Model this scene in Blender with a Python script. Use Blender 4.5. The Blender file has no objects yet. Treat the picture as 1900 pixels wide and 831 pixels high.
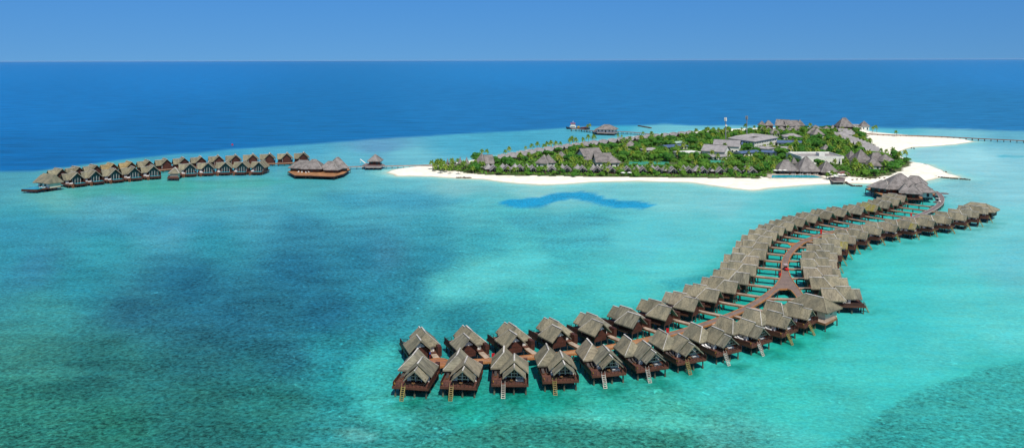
import bpy, math, random
import numpy as np
from mathutils import Vector, Matrix
random.seed(7); rng = np.random.default_rng(7)
PI = math.pi; R = math.radians
scene = bpy.context.scene
COL = bpy.data.collections.new('resort'); scene.collection.children.link(COL)

# ------------------------------------------------------------------ survey
F, H0, CX, CY, SL = 1500.0, 75.0, 950.0, 110.75, 0.00237
def G(px, py, h=0.0):
    dx, dy = px-CX, py-CY
    u = dx - SL*dy; v = dy + SL*dx
    Y = F*(H0-h)/v
    return Vector((u/F*Y, Y, h))
def to_px(X, Y, h=0.0):                      # inverse of G (arrays too)
    v = F*(H0-h)/Y; u = F*X/Y
    return CX+u+SL*v, CY+v-SL*u

# ------------------------------------------------------------------ materials
MATS = {}
def newmat(name):
    m = bpy.data.materials.new(name); m.use_nodes = True
    nt = m.node_tree; b = nt.nodes['Principled BSDF']; MATS[name] = m
    return m, nt, b
def mat(name, col, rough=0.75, var=0.25, scale=2.0, stretch=(1,1,1), bump=0.0, metal=0.0, objvar=0.0, col2=None, patch=0.35, spec=0.3):
    """procedural: two scales of noise over the base colour, optional stretched grain, per-object variation"""
    m, nt, b = newmat(name); N, L = nt.nodes, nt.links
    tc = N.new('ShaderNodeTexCoord'); mp = N.new('ShaderNodeMapping'); mp.inputs['Scale'].default_value = stretch
    L.new(tc.outputs['Object'], mp.inputs[0])
    oi = N.new('ShaderNodeObjectInfo')
    off = N.new('ShaderNodeVectorMath'); off.operation = 'ADD'
    sc_ = N.new('ShaderNodeMath'); sc_.operation = 'MULTIPLY'; sc_.inputs[1].default_value = 37.0
    L.new(oi.outputs['Random'], sc_.inputs[0])
    L.new(mp.outputs[0], off.inputs[0]); L.new(sc_.outputs[0], off.inputs[1])
    n1 = N.new('ShaderNodeTexNoise'); n1.inputs['Scale'].default_value = scale; n1.inputs['Detail'].default_value = 4
    n2 = N.new('ShaderNodeTexNoise'); n2.inputs['Scale'].default_value = 0.35; n2.inputs['Detail'].default_value = 3
    L.new(off.outputs[0], n1.inputs[0]); L.new(off.outputs[0], n2.inputs[0])
    mr1 = N.new('ShaderNodeMapRange'); mr1.inputs[1].default_value = 0.3; mr1.inputs[2].default_value = 0.7
    mr1.inputs[3].default_value = 1-var; mr1.inputs[4].default_value = 1+var
    L.new(n1.outputs[0], mr1.inputs[0])
    mo = N.new('ShaderNodeMapRange'); mo.inputs[3].default_value = 1-objvar; mo.inputs[4].default_value = 1+objvar
    L.new(oi.outputs['Random'], mo.inputs[0])
    mm = N.new('ShaderNodeMath'); mm.operation = 'MULTIPLY'; L.new(mr1.outputs[0], mm.inputs[0]); L.new(mo.outputs[0], mm.inputs[1])
    mix = N.new('ShaderNodeMix'); mix.data_type = 'RGBA'
    c2 = col2 or tuple(c*(1-patch) for c in col)
    mix.inputs['A'].default_value = (*col, 1); mix.inputs['B'].default_value = (*c2, 1)
    mr2 = N.new('ShaderNodeMapRange'); mr2.inputs[1].default_value = 0.42; mr2.inputs[2].default_value = 0.62
    L.new(n2.outputs[0], mr2.inputs[0]); L.new(mr2.outputs[0], mix.inputs['Factor'])
    vm = N.new('ShaderNodeVectorMath'); vm.operation = 'SCALE'
    L.new(mix.outputs['Result'], vm.inputs[0]); L.new(mm.outputs[0], vm.inputs['Scale'])
    L.new(vm.outputs[0], b.inputs['Base Color'])
    b.inputs['Roughness'].default_value = rough; b.inputs['Metallic'].default_value = metal
    b.inputs['Specular IOR Level'].default_value = spec
    if bump:
        bp = N.new('ShaderNodeBump'); bp.inputs['Strength'].default_value = 1; bp.inputs['Distance'].default_value = bump
        L.new(n1.outputs[0], bp.inputs['Height']); L.new(bp.outputs[0], b.inputs['Normal'])
    return m
THATCH = mat('thatch', (.235,.207,.140), .95, .30, 3.0, (.6,1.4,.6), .10, objvar=.18, col2=(.15,.14,.10), spec=.1)
THATCHX = mat('thatch_cross', (.225,.205,.135), .95, .38, 2.6, (1.6,.45,.45), .10, objvar=.18, col2=(.15,.14,.10), spec=.1)
THATCH_B = mat('thatch_weathered', (.21,.195,.14), .95, .34, 1.8, (.4,2.0,.4), .10, objvar=.12, col2=(.14,.132,.10), spec=.1)
THATCH_C = mat('thatch_brown', (.235,.20,.138), .95, .35, 2.2, (.45,1.6,.45), .10, objvar=.12, col2=(.19,.165,.12), spec=.1)
THATCH_GOLD = mat('thatch_golden', (.33,.25,.12), .95, .3, 2.4, (.45,1.6,.45), .08, objvar=.1, spec=.1)
THATCH_MOSS = mat('thatch_mossy', (.24,.21,.06), .95, .35, 2.4, (.45,1.6,.45), .08, col2=(.2,.18,.12), spec=.1)
THATCH_GREY = mat('thatch_grey', (.235,.21,.195), .95, .22, 1.2, (1,1,1), .12, objvar=.12, col2=(.15,.135,.125), spec=.1)
SHINGLE = mat('shingle_grey', (.32,.30,.295), .85, .14, 1.4, (1,1,1), .05, objvar=.12, patch=.2, spec=.2)
CAP = mat('ridge_cap', (.60,.56,.50), .8, .3, 3.0, objvar=.15, patch=.4)
WOOD = mat('red_timber', (.084,.028,.018), .6, .35, 3.0, (1,1,6), .01, objvar=.1, patch=.4)
DECKW = mat('deck_timber', (.13,.056,.040), .6, .3, 4.0, (6,1,1), .01, patch=.3)
FASC = mat('fascia_timber', (.115,.042,.024), .55, .3, 3.0, (1,1,6), patch=.35)
JET = mat('jetty_boards', (.22,.155,.125), .7, .25, 2.2, (1,1,1), .01, col2=(.18,.13,.11))
JETN = mat('jetty_new_boards', (.40,.21,.10), .7, .25, 2.2, (1,1,1), .01, col2=(.30,.15,.08))
JETEDGE = mat('jetty_kerb_timber', (.44,.185,.065), .6, .2, 2.0, patch=.25)
JETG = mat('jetty_weathered', (.20,.155,.15), .75, .2, 2.0, patch=.2)
JETGE = mat('jetty_weathered_kerb', (.40,.34,.30), .7, .2, 2.0, patch=.25)
BRG = mat('footbridge_boards', (.42,.33,.25), .7, .25, 2.5, patch=.3)
BRGS = mat('footbridge_side', (.30,.13,.06), .7, .25, 2.5, patch=.3)
PILE = mat('pile_timber', (.055,.045,.036), .8, .4, 2.0, (1,1,1), patch=.4)
PILEC = mat('pile_crust', (.12,.125,.08), .8, .4, 3.0, patch=.5)
WHITE = mat('white_plaster', (.74,.73,.66), .7, .06, 1.2, objvar=.05, patch=.1)
CREAM = mat('cream_plaster', (.58,.57,.42), .75, .08, 1.2, patch=.1)
GLASS = mat('dark_glass', (.020,.035,.040), .12, .2, 2.0, spec=.6)
DARK = mat('dark_frame', (.03,.02,.018), .5, .2, 2.0)
TRIMG = mat('green_grey_trim', (.06,.10,.09), .7, .2, 3.0)
LADY = mat('ladder_timber', (.30,.22,.09), .7, .3, 4.0, col2=(.25,.22,.06))
LADG = mat('ladder_grey', (.55,.50,.42), .7, .25, 4.0, patch=.3)
SAND = None
CUSHW = mat('cushion_white', (.78,.76,.72), .8, .08, 3.0)
CUSHD = mat('cushion_dark', (.07,.06,.055), .85, .2, 3.0)
TEAK = mat('teak', (.38,.20,.08), .6, .25, 4.0)
RED = mat('red_paint', (.55,.015,.02), .4, .12, 3.0)
YEL = mat('yellow_paint', (.60,.33,.03), .5, .12, 3.0)
BLUEP = mat('solar_blue', (.10,.15,.27), .35, .2, 1.0, patch=.25)
METAL = mat('galvanised', (.32,.34,.35), .5, .15, 2.0, metal=.3)
GREENC = mat('court_green', (.05,.30,.20), .8, .1, 1.0)
ROCK = mat('rock', (.085,.065,.05), .9, .4, 1.5, bump=.2)
TRUNKP = mat('palm_bark', (.26,.21,.16), .9, .25, 4.0, (1,1,5))
TRUNKB = mat('bark', (.16,.12,.085), .9, .3, 4.0)
POOLW = mat('pool_water', (.02,.33,.40), .08, .06, 1.0, patch=.05, spec=.5)
POOLB = mat('beach_pool_water', (.01,.42,.50), .08, .06, .5, patch=.1, spec=.5)
HULL = mat('hull_dark', (.04,.04,.06), .4, .1, 1.0)
TYRE = mat('rubber', (.02,.02,.02), .8, .1, 3.0)
PAVE = mat('pale_paving', (.50,.43,.34), .8, .12, 1.0, patch=.15)
SKIN = mat('skin', (.30,.17,.11), .6, .05, 3.0)
CLOTH = mat('dark_cloth', (.04,.04,.06), .8, .1, 3.0)

def leafmat(name, c1, c2, c3=None):
    m, nt, b = newmat(name); N, L = nt.nodes, nt.links
    tc = N.new('ShaderNodeTexCoord'); oi = N.new('ShaderNodeObjectInfo')
    n = N.new('ShaderNodeTexNoise'); n.inputs['Scale'].default_value = 0.9; n.inputs['Detail'].default_value = 5
    L.new(tc.outputs['Object'], n.inputs[0])
    r = N.new('ShaderNodeValToRGB'); r.color_ramp.elements[0].position = .35; r.color_ramp.elements[1].position = .66
    r.color_ramp.elements[0].color = (*c1, 1); r.color_ramp.elements[1].color = (*c2, 1)
    L.new(n.outputs[0], r.inputs[0])
    mx = N.new('ShaderNodeMix'); mx.data_type = 'RGBA'; mx.inputs['B'].default_value = (*(c3 or c2), 1)
    mr = N.new('ShaderNodeMapRange'); mr.inputs[1].default_value = .45; mr.inputs[2].default_value = 1; mr.inputs[4].default_value = .75
    L.new(oi.outputs['Random'], mr.inputs[0]); L.new(mr.outputs[0], mx.inputs['Factor']); L.new(r.outputs[0], mx.inputs['A'])
    L.new(mx.outputs['Result'], b.inputs['Base Color'])
    b.inputs['Roughness'].default_value = .6; b.inputs['Specular IOR Level'].default_value = .25
    tr = N.new('ShaderNodeBsdfTranslucent'); L.new(mx.outputs['Result'], tr.inputs[0])
    ms = N.new('ShaderNodeMixShader'); ms.inputs[0].default_value = .3
    L.new(b.outputs[0], ms.inputs[1]); L.new(tr.outputs[0], ms.inputs[2])
    L.new(ms.outputs[0], N['Material Output'].inputs[0])
    return m
PALML = leafmat('palm_leaf', (.08,.19,.025), (.22,.34,.035), (.34,.38,.045))
BROADL = leafmat('broad_leaf', (.030,.14,.020), (.105,.31,.032), (.20,.38,.04))
UNDERL = leafmat('undergrowth_leaf', (.05,.19,.02), (.14,.36,.03), (.2,.36,.04))

# ------------------------------------------------------------------ mesh helpers
class MB:
    def __init__(s): s.v = []; s.f = []; s.M = None
    def add(s, vs, fs):
        o = len(s.v)
        if s.M is not None: vs = [tuple(s.M @ Vector(v)) for v in vs]
        s.v += [tuple(v) for v in vs]; s.f += [tuple(i+o for i in f) for f in fs]
        return s
    def box(s, x0,x1,y0,y1,z0,z1):
        return s.add([(x0,y0,z0),(x1,y0,z0),(x1,y1,z0),(x0,y1,z0),(x0,y0,z1),(x1,y0,z1),(x1,y1,z1),(x0,y1,z1)],
            [(0,3,2,1),(4,5,6,7),(0,1,5,4),(1,2,6,5),(2,3,7,6),(3,0,4,7)])
    def tube(s, p, q, r0, r1=None, n=6):
        r1 = r0 if r1 is None else r1
        p, q = Vector(p), Vector(q); d = (q-p).normalized()
        a = d.orthogonal().normalized(); b = d.cross(a)
        vs = [p+(a*math.cos(2*PI*i/n)+b*math.sin(2*PI*i/n))*r0 for i in range(n)] + [q+(a*math.cos(2*PI*i/n)+b*math.sin(2*PI*i/n))*r1 for i in range(n)]
        fs = [(i,(i+1)%n,n+(i+1)%n,n+i) for i in range(n)] + [tuple(range(n-1,-1,-1)), tuple(range(n,2*n))]
        return s.add(vs, fs)
    def bar(s, p, q, w, h):                      # rectangular bar, w across, h up
        p, q = Vector(p), Vector(q); d = (q-p).normalized()
        a = d.cross(Vector((0,0,1)));  a = a.normalized() if a.length > 1e-4 else Vector((1,0,0))
        u = a.cross(d).normalized(); a *= w/2; u *= h/2
        return s.add([p-a-u,p+a-u,p+a+u,p-a+u,q-a-u,q+a-u,q+a+u,q-a+u], [(0,1,2,3),(7,6,5,4),(0,4,5,1),(1,5,6,2),(2,6,7,3),(3,7,4,0)])
    def roof(s, x0,x1,y0,y1,ez,rz,ha=0,hb=0,t=.3):   # ridge along y, hip lengths at each end
        xm = (x0+x1)/2; ya, yb = y0+ha, y1-hb
        if ya > yb: ya = yb = (ya+yb)/2
        top = [(x0,y0,ez),(x1,y0,ez),(x1,y1,ez),(x0,y1,ez),(xm,ya,rz),(xm,yb,rz)]
        bot = [(x,y,z-t) for x,y,z in top]
        fs = [(0,4,5,3),(1,2,5,4)]
        fs += [(0,1,4)] if ha > 0 else []
        fs += [(2,3,5)] if hb > 0 else []
        fb = [tuple(i+6 for i in reversed(f)) for f in fs]
        fe = [(0,3,9,6),(1,7,8,2)]
        fe += [(0,6,7,1)] if ha > 0 else [(0,6,10,4),(4,10,7,1)]
        fe += [(2,8,9,3)] if hb > 0 else [(2,8,11,5),(5,11,9,3)]
        return s.add(top+bot, fs+fb+fe)
    def mirror(s):
        s.v = [(-x,y,z) for x,y,z in s.v]; s.f = [tuple(reversed(f)) for f in s.f]; return s
    def mesh(s, name, m):
        me = bpy.data.meshes.new(name); me.from_pydata(s.v, [], s.f); me.materials.append(m); me.update(); return me
    def obj(s, name, m, parent=None):
        return link(name, s.mesh(name, m), parent)
def link(name, me, parent=None):
    o = bpy.data.objects.new(name, me); COL.objects.link(o)
    if parent: o.parent = parent
    return o
def tag(o, label, cat, group=None, kind=None):
    if label: o['label'] = label
    if cat: o['category'] = cat
    if group: o['group'] = group
    if kind: o['kind'] = kind
    return o
def thing(name, label, cat, loc=(0,0,0), rz=0.0, group=None):
    o = bpy.data.objects.new(name, None); COL.objects.link(o); o.empty_display_size = .5
    o.location = loc; o.rotation_euler = (0,0,rz)
    return tag(o, label, cat, group)
KIDS = {}
def kids(o): return [c for c in o.children]
def copy_tree(o, parent=None):
    c = o.copy(); COL.objects.link(c)
    if parent: c.parent = parent
    for ch in TREE.get(o.name, []): copy_tree(ch, c)
    return c
TREE = {}
def freeze(o):                                    # remember the children (o.children scans the file)
    ch = list(o.children); TREE[o.name] = ch
    for c in ch: freeze(c)
    return o
def override(o, m):
    o.material_slots[0].link = 'OBJECT'; o.material_slots[0].material = m
def cap_line(mb, p, q, w=.38, h=.16):
    p = Vector(p)+Vector((0,0,.04)); q = Vector(q)+Vector((0,0,.04)); mb.bar(p, q, w, h)
ORD = ['first','second','third','fourth','fifth','sixth','seventh','eighth','ninth','tenth','eleventh','twelfth','thirteenth','fourteenth','fifteenth','sixteenth','seventeenth','eighteenth','nineteenth','twentieth','twenty-first','twenty-second','twenty-third','twenty-fourth','twenty-fifth','twenty-sixth','twenty-seventh','twenty-eighth','twenty-ninth','thirtieth']

# ------------------------------------------------------------------ shapes of the ground in plan
def poly_sd(X, Y, P):                              # signed distance, inside positive
    P = np.array([(p[0],p[1]) for p in P]); Q = np.roll(P, -1, 0)
    d2 = np.full(X.shape, 1e18); inside = np.zeros(X.shape, bool)
    for (ax,ay),(bx,by) in zip(P, Q):
        ex, ey = bx-ax, by-ay; wx, wy = X-ax, Y-ay
        t = np.clip((wx*ex+wy*ey)/(ex*ex+ey*ey+1e-12), 0, 1)
        d2 = np.minimum(d2, (wx-ex*t)**2+(wy-ey*t)**2)
        c = ((ay <= Y) != (by <= Y)) & (X < ax+(Y-ay)*ex/((by-ay) if by != ay else 1e-9))
        inside ^= c
    return np.where(inside, 1, -1)*np.sqrt(d2)
def smooth(t): t = np.clip(t, 0, 1); return t*t*(3-2*t)
SHORE_PX = [(713,320),(735,327),(800,328),(850,331),(900,334),(960,341),(1000,344),(1060,342),(1100,338),(1180,336),(1280,339),(1350,349),(1395,354),(1450,348),(1520,342),(1560,341),(1600,341),(1650,341),(1700,342),(1722,338),(1746,330),(1785,330),(1800,332),(1780,326),(1767,323),(1753,316),(1723,304),(1692,300),(1680,293),(1668,288),(1672,283),(1684,277),(1697,273.5),(1732,271.5),(1774,268.3),(1812,263),(1795,259),(1753,255),(1690,251.6),(1637,247),(1614,243),(1560,239),(1480,237),(1400,238),(1330,240.5),(1290,243),(1240,247.5),(1217,249.5),(1184,252.5),(1154,256),(1100,263.5),(1050,270),(1000,278),(950,286),(900,293),(860,299),(820,304),(800,307),(760,310),(730,313.5)]
SHORE = [G(x,y,0) for x,y in SHORE_PX]
VEG_PX = [(806,316),(850,317),(885,322),(930,324.5),(1000,325.5),(1100,327),(1200,328),(1300,329),(1400,330),(1432,321),(1560,318),(1572,326),(1615,330),(1650,322),(1680,307),(1692,299),(1665,291),(1640,286),(1628,276),(1612,264),(1606,252),(1600,245),(1560,242),(1480,240),(1400,242),(1330,245),(1290,248),(1200,257),(1100,270),(1000,283.5),(900,299),(830,308),(808,310)]
VEG = [G(x,y,1.2) for x,y in VEG_PX]
def noise2(X, Y, s, seed=0):                       # cheap value noise
    X = X/s+seed*17.3; Y = Y/s+seed*9.1
    xi = np.floor(X).astype(int); yi = np.floor(Y).astype(int); fx = X-xi; fy = Y-yi
    fx = fx*fx*(3-2*fx); fy = fy*fy*(3-2*fy)
    def h(a,b): 
        v = np.sin(a*127.1+b*311.7+seed*74.7)*43758.5453; return v-np.floor(v)
    return (h(xi,yi)*(1-fx)+h(xi+1,yi)*fx)*(1-fy)+(h(xi,yi+1)*(1-fx)+h(xi+1,yi+1)*fx)*fy
def fbm(X, Y, s, seed=0): return (noise2(X,Y,s,seed)*.5+noise2(X,Y,s/2.1,seed+1)*.3+noise2(X,Y,s/4.3,seed+2)*.2)

def grid_obj(name, X, Y, Z, m, attrs=None, keep=None):
    n, k = X.shape
    idx = np.arange(n*k).reshape(n,k)
    q = np.stack([idx[:-1,:-1],idx[:-1,1:],idx[1:,1:],idx[1:,:-1]],-1).reshape(-1,4)
    if keep is not None:
        kk = keep.ravel(); q = q[kk[q].any(1)]
        used = np.zeros(n*k, bool); used[q.ravel()] = True; remap = np.cumsum(used)-1; q = remap[q]
    else: used = np.ones(n*k, bool)
    co = np.stack([X.ravel(),Y.ravel(),Z.ravel()],-1)[used]
    me = bpy.data.meshes.new(name); me.vertices.add(len(co)); me.vertices.foreach_set('co', co.astype(np.float32).ravel())
    me.loops.add(q.size); me.loops.foreach_set('vertex_index', q.astype(np.int32).ravel())
    me.polygons.add(len(q)); me.polygons.foreach_set('loop_start', (np.arange(len(q))*4).astype(np.int32))
    me.update(calc_edges=True)
    me.polygons.foreach_set('use_smooth', np.ones(len(q), bool))
    for an, arr in (attrs or {}).items():
        if arr.ndim == 3:
            a = me.attributes.new(an, 'FLOAT_COLOR', 'POINT'); c = arr.reshape(-1, 3)[used]
            a.data.foreach_set('color', np.concatenate([c, np.ones((len(c),1))],1).astype(np.float32).ravel())
        else:
            a = me.attributes.new(an, 'FLOAT', 'POINT'); a.data.foreach_set('value', arr.ravel()[used].astype(np.float32))
    me.materials.append(m)
    return link(name, me)

# ------------------------------------------------------------------ sea
def lin(c): c = np.array(c)/255.; return np.where(c <= .04045, c/12.92, ((c+.055)/1.055)**2.4)
SEA_PTS = [  # pixel of the survey photo, colour of the water body there (seabed seen through it, villa shade between the rows), reef speckle
 (20,328,60,150,172,.3),(100,365,78,176,180,.3),(300,350,60,170,165,.25),(200,385,70,165,185,.5),(60,410,45,150,172,.4),(300,410,55,158,180,.5),(450,350,75,175,185,.3),(560,345,60,165,180,.3),(480,400,60,155,182,.5),
 (620,380,55,158,182,.5),(700,350,75,178,195,.4),(560,430,40,135,165,.7),(400,450,35,135,160,.6),(200,450,40,148,168,.5),(40,480,30,140,160,.5),(150,520,32,128,150,.6),(350,520,22,105,135,.8),(550,500,22,105,138,.9),(680,480,25,120,150,.8),
 (450,580,22,98,125,.9),(250,580,35,112,130,.8),(80,580,45,135,140,.6),(600,580,20,98,128,.9),(700,560,28,130,155,.8),(60,660,55,140,130,.7),(200,660,38,115,115,.9),(380,660,28,92,108,1.),(520,660,28,105,122,1.),
 (620,650,30,140,152,.8),(700,680,32,155,160,.7),(640,720,28,150,155,.7),(60,760,38,122,100,1.),(200,800,32,115,95,1.),(380,760,30,105,102,1.),(520,760,32,122,118,.9),(650,800,40,140,140,.9),(720,770,45,160,155,.6),
 (800,790,35,132,122,1.),(950,800,38,125,110,1.),(1100,790,45,140,122,1.),(1230,815,50,140,118,1.),(1000,755,20,160,145,.4),(880,765,25,160,145,.5),(1120,750,40,180,165,.4),(1250,770,55,178,160,.6),(1350,815,50,145,135,.9),
 (1300,700,38,190,178,.3),(1450,740,50,195,185,.3),(1600,690,55,200,195,.2),(1560,760,52,185,180,.3),(1750,650,65,205,205,.2),(1880,620,75,210,210,.2),(1700,770,50,196,192,.15),(1850,760,50,196,192,.15),(1800,700,50,196,192,.15),(1880,690,50,196,192,.15),(1500,820,50,196,192,.15),
 (1650,600,55,205,200,.15),(1800,550,72,212,212,.15),(1650,500,55,203,200,.15),(1850,470,85,212,216,.15),(1700,440,65,205,205,.1),(1860,420,100,214,222,.1),(1880,350,118,214,228,.1),(1800,300,128,220,232,.1),(1880,290,115,208,226,.2),(1780,350,115,205,215,.3),
 (1450,620,30,190,172,.2),(1350,560,18,160,150,.2),(1300,600,22,160,150,.2),(1150,620,25,150,145,.3),(1000,650,22,145,140,.4),(880,650,25,140,140,.5),(1420,480,22,175,170,.2),(1500,420,25,180,180,.2),(1560,400,40,190,195,.15),(1680,385,30,185,180,.1),  # darker points between the villa rows have the roofs' shade in their colour
 (860,590,28,135,150,.7),(950,570,42,165,172,.5),(1050,550,50,188,190,.3),(1150,530,62,203,203,.2),(1250,490,75,210,212,.15),(1200,440,78,205,210,.2),(1320,430,80,208,215,.15),(1420,390,82,205,216,.15),(1530,365,80,200,215,.15),
 (830,535,72,200,200,.3),(900,510,80,208,206,.3),(980,490,70,200,202,.3),(1040,470,55,180,190,.4),(1000,430,58,178,188,.5),(900,450,45,155,172,.6),(800,480,32,135,158,.7),(760,520,30,128,150,.8),(800,420,45,148,172,.6),(760,380,60,160,185,.5),
 (880,380,72,185,198,.4),(950,395,62,180,192,.4),(1100,400,62,182,195,.4),(1080,355,110,208,212,.2),(1250,365,105,210,216,.2),(1350,375,105,210,220,.15),(1000,355,115,208,212,.15),(850,345,110,200,210,.2),(740,335,85,190,205,.3),
 (420,300,50,150,195,.4),(560,275,60,160,200,.4),(650,290,80,180,205,.3),(760,285,95,195,215,.2),(850,270,60,168,205,.4),(950,258,55,162,200,.4),(1050,250,60,165,200,.4),(1120,248,75,180,210,.3),(1200,245,95,195,215,.3),(1150,238,45,170,210,.3),(1260,240,95,198,215,.2),(1340,238,95,195,215,.2),(1660,244,75,190,215,.2),(1780,250,105,200,220,.2),(1890,252,90,185,212,.3),(1890,247,75,165,200,.3),(1700,268,130,215,228,.1)]
SEA_PTS = [((x,y,r+12,.9*g+14,.84*b_+22,q) if q > .65 else (x,y,min(255,1.12*r+10),.78*g+43,.78*b_+40,q)) for x,y,r,g,b_,q in SEA_PTS]
SEA_PTS += [(50,484,64,128,160,.6),(310,414,90,166,188,.4),(70,764,52,132,122,1.),(1860,474,110,194,206,.15),(1210,444,96,200,212,.15),(1660,604,68,194,199,.12),(1090,351,115,202,212,.2),(1810,294,168,230,235,.1),(810,804,60,158,155,.9),(1710,804,50,196,192,.15),(710,474,65,135,160,.8),(705,274,98,157,190,.4),(465,586,45,115,135,.9),(1315,706,72,195,192,.3)]
DEEP_PTS = [(0,120,35,132,205),(310,124,35,132,205),(0,200,20,125,197),(100,195,25,125,195),(0,290,0,112,178),(310,244,5,115,180),(600,220,25,120,182),(910,195,50,128,190),(1200,190,58,130,190),(1810,204,70,132,186),(1500,215,66,130,186),(1000,225,50,125,185),(1900,125,75,140,205),(950,125,55,138,205)]  # paler towards the horizon: sky reflection put into the water colour
BND = np.array([(-3000,345),(-400,330),(0,318),(60,317),(150,306),(230,296),(330,286),(430,277),(560,267),(700,258),(850,248),(1000,240),(1060,236),(1140,234),(1230,231),(1330,233),(1500,235),(1620,237),(1900,243),(2400,250),(5000,262)], float)
def sea():
    Ys = [-600.,-200.,0.,30.,50.]; y = 60.
    while y < 1900: Ys.append(y); y *= 1.0125
    while y < 9000: Ys.append(y); y *= 1.12
    Ys += [12000.,20000.,40000.,70000.]
    Ys = np.array(Ys); K = 460
    t = np.linspace(-1,1,K); wid = 320+np.maximum(Ys,0)*1.0
    X = t[None,:]*wid[:,None]; Y = np.repeat(Ys[:,None], K, 1)
    Yc = np.maximum(Y, 115.0)
    px, py = to_px(X, Yc)
    wx = px+(fbm(X,Y,14,3)-.5)*26; wy = py+(fbm(X,Y,14,6)-.5)*16
    def idw(P, p=3.6):
        P = np.array(P, float); acc = np.zeros(X.shape+(P.shape[1]-2,)); W = np.zeros(X.shape)
        sv = 1.0+np.clip((420-wy)/130,0,1)*1.6
        for r in P:
            d = ((wx-r[0])**2+((wy-r[1])*sv*1.3)**2+650)**(-p/2); W += d; acc += d[...,None]*r[2:]
        return acc/W[...,None]
    sh = idw(SEA_PTS); dp = idw(DEEP_PTS)
    cs = lin(sh[...,:3]); cd = lin(dp)*np.array((.28,.87,.92)); reef = sh[...,3]
    yb = np.interp(px, BND[:,0], BND[:,1])
    jag = (fbm(X,Y,30,11)-.5)*5
    k = smooth((yb+jag+1-py)/6.0+.3)                      # 1 = deep
    k2 = smooth((yb+jag+4-py)/16.0)*.35*(1-k)
    kk = np.clip(k+k2,0,1)[...,None]
    c = cs*(1-kk)+cd*kk; reef = reef*(1-kk[...,0])
    def blob(pts, col, soft, amt=1.0, rf=None):
        nonlocal c, reef
        d = poly_sd(px+(fbm(X,Y,9,21)-.5)*10, py+(fbm(X,Y,9,22)-.5)*4, pts)
        m = (smooth(d/soft+.5)*amt)[...,None]; c = c*(1-m)+lin(col)*m
        if rf is not None: reef = reef*(1-m[...,0])+rf*m[...,0]
    blob([(-200,470),(300,445),(600,395),(760,420),(820,480),(770,560),(640,640),(300,560),(-200,590)], (44,124,142), 100, .14, .9)
    blob([(-200,640),(200,620),(480,640),(560,720),(500,900),(-300,900)], (38,118,108), 90, .35, 1.0)
    blob([(640,705),(655,672),(700,640),(742,640),(732,700),(742,750),(785,792),(740,802),(680,775),(650,738)], (72,192,186), 22, .6, .5)
    blob([(930,778),(1100,762),(1250,765),(1360,790),(1200,802),(1050,792)], (85,200,186), 24, .6, .5)
    blob([(860,795),(1000,774),(1130,788),(1260,802),(1330,836),(1300,960),(650,960),(760,836)], (48,134,122), 16, .75, 1.0)
    blob([(625,800),(660,792),(700,806),(690,818),(650,815)], (110,200,195), 12, .6, .4)
    blob([(808,542),(850,510),(905,486),(965,466),(1020,468),(1012,490),(955,512),(900,532),(850,546)], (92,206,208), 12, .6, .25)
    blob([(930,402),(1100,393),(1150,410),(1050,432),(960,426)], (62,155,174), 14, .5, .7)
    blob([(1000,440),(1130,434),(1140,456),(1010,464)], (62,160,176), 14, .45, .7)
    blob([(1220,522),(1320,506),(1350,514),(1250,536)], (42,160,172), 9, .6, .5)
    blob([(600,360),(760,352),(880,372),(800,388),(640,384)], (52,148,180), 18, .45, .7)
    blob([(925,378),(940,370),(975,368),(1000,366),(1015,360),(1045,357),(1080,355),(1105,359),(1125,367),(1150,372),(1190,374),(1217,380),(1200,387),(1150,387),(1115,380),(1080,371),(1055,368),(1030,375),(1005,384),(950,385)], (24,158,206), 2.6, .97, .6)
    for (bx_,by_,rr,ct,am,sd_) in ((300,560,150,(30,92,118),.4,1),(520,610,170,(30,95,115),.4,2),(150,690,140,(30,92,92),.4,3),(400,760,160,(35,95,90),.4,4)):
        dd = np.hypot((px-bx_), (py-by_)*1.8)/rr; m = (smooth(1.2-dd)*am*smooth((fbm(X,Y,9,70+sd_)-.42)*5))[...,None]; c = c*(1-m)+lin(ct)*m
    blob([(110,352),(300,338),(500,330),(545,336),(480,347),(300,356),(140,368)], (62,172,152), 9, .4, .3)
    blob([(-200,405),(200,400),(420,408),(420,425),(200,440),(-200,450)], (44,134,168), 24, .35, .5)
    blob([(1845,289),(1870,287),(1900,290),(1900,293),(1860,292)], (85,190,208), 3, .8)
    blob([(1450,860),(1600,800),(1640,760),(1690,728),(1760,706),(1800,696),(1830,680),(1870,673),(1990,668),(1990,900),(1450,900)], (58,160,155), 10, .82, .75)
    blob([(1290,780),(1400,775),(1500,800),(1560,831),(1300,831)], (85,185,178), 30, .5, .6)
    for (wx_,wy_,rx,ry,wa,am) in VILLA_SHADE:                     # shade and reflection of each villa painted green into the water colour
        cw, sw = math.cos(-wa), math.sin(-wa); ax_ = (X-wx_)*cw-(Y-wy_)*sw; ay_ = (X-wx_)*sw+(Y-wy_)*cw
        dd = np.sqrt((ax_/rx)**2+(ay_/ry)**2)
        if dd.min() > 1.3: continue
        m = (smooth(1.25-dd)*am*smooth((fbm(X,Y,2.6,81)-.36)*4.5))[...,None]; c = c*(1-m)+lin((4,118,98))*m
    d = poly_sd(X+(fbm(X,Y,12,5)-.5)*6, Y+(fbm(X,Y,12,8)-.5)*6, SHORE)       # pale shallows round the island
    m = (smooth(1+d/16.0)*.62)[...,None]*(d<0)[...,None]; c = c*(1-m)+lin((150,225,222))*m
    m = (smooth(1+d/4.0)*.55)[...,None]; c = c*(1-m)+lin((205,228,205))*m; reef *= (1-m[...,0])
    c = np.clip(c*SEA_K, 0, .95)
    m, nt, b = newmat('sea_water'); N, L = nt.nodes, nt.links
    at = N.new('ShaderNodeAttribute'); at.attribute_name = 'body'
    rf = N.new('ShaderNodeAttribute'); rf.attribute_name = 'reef'
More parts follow.
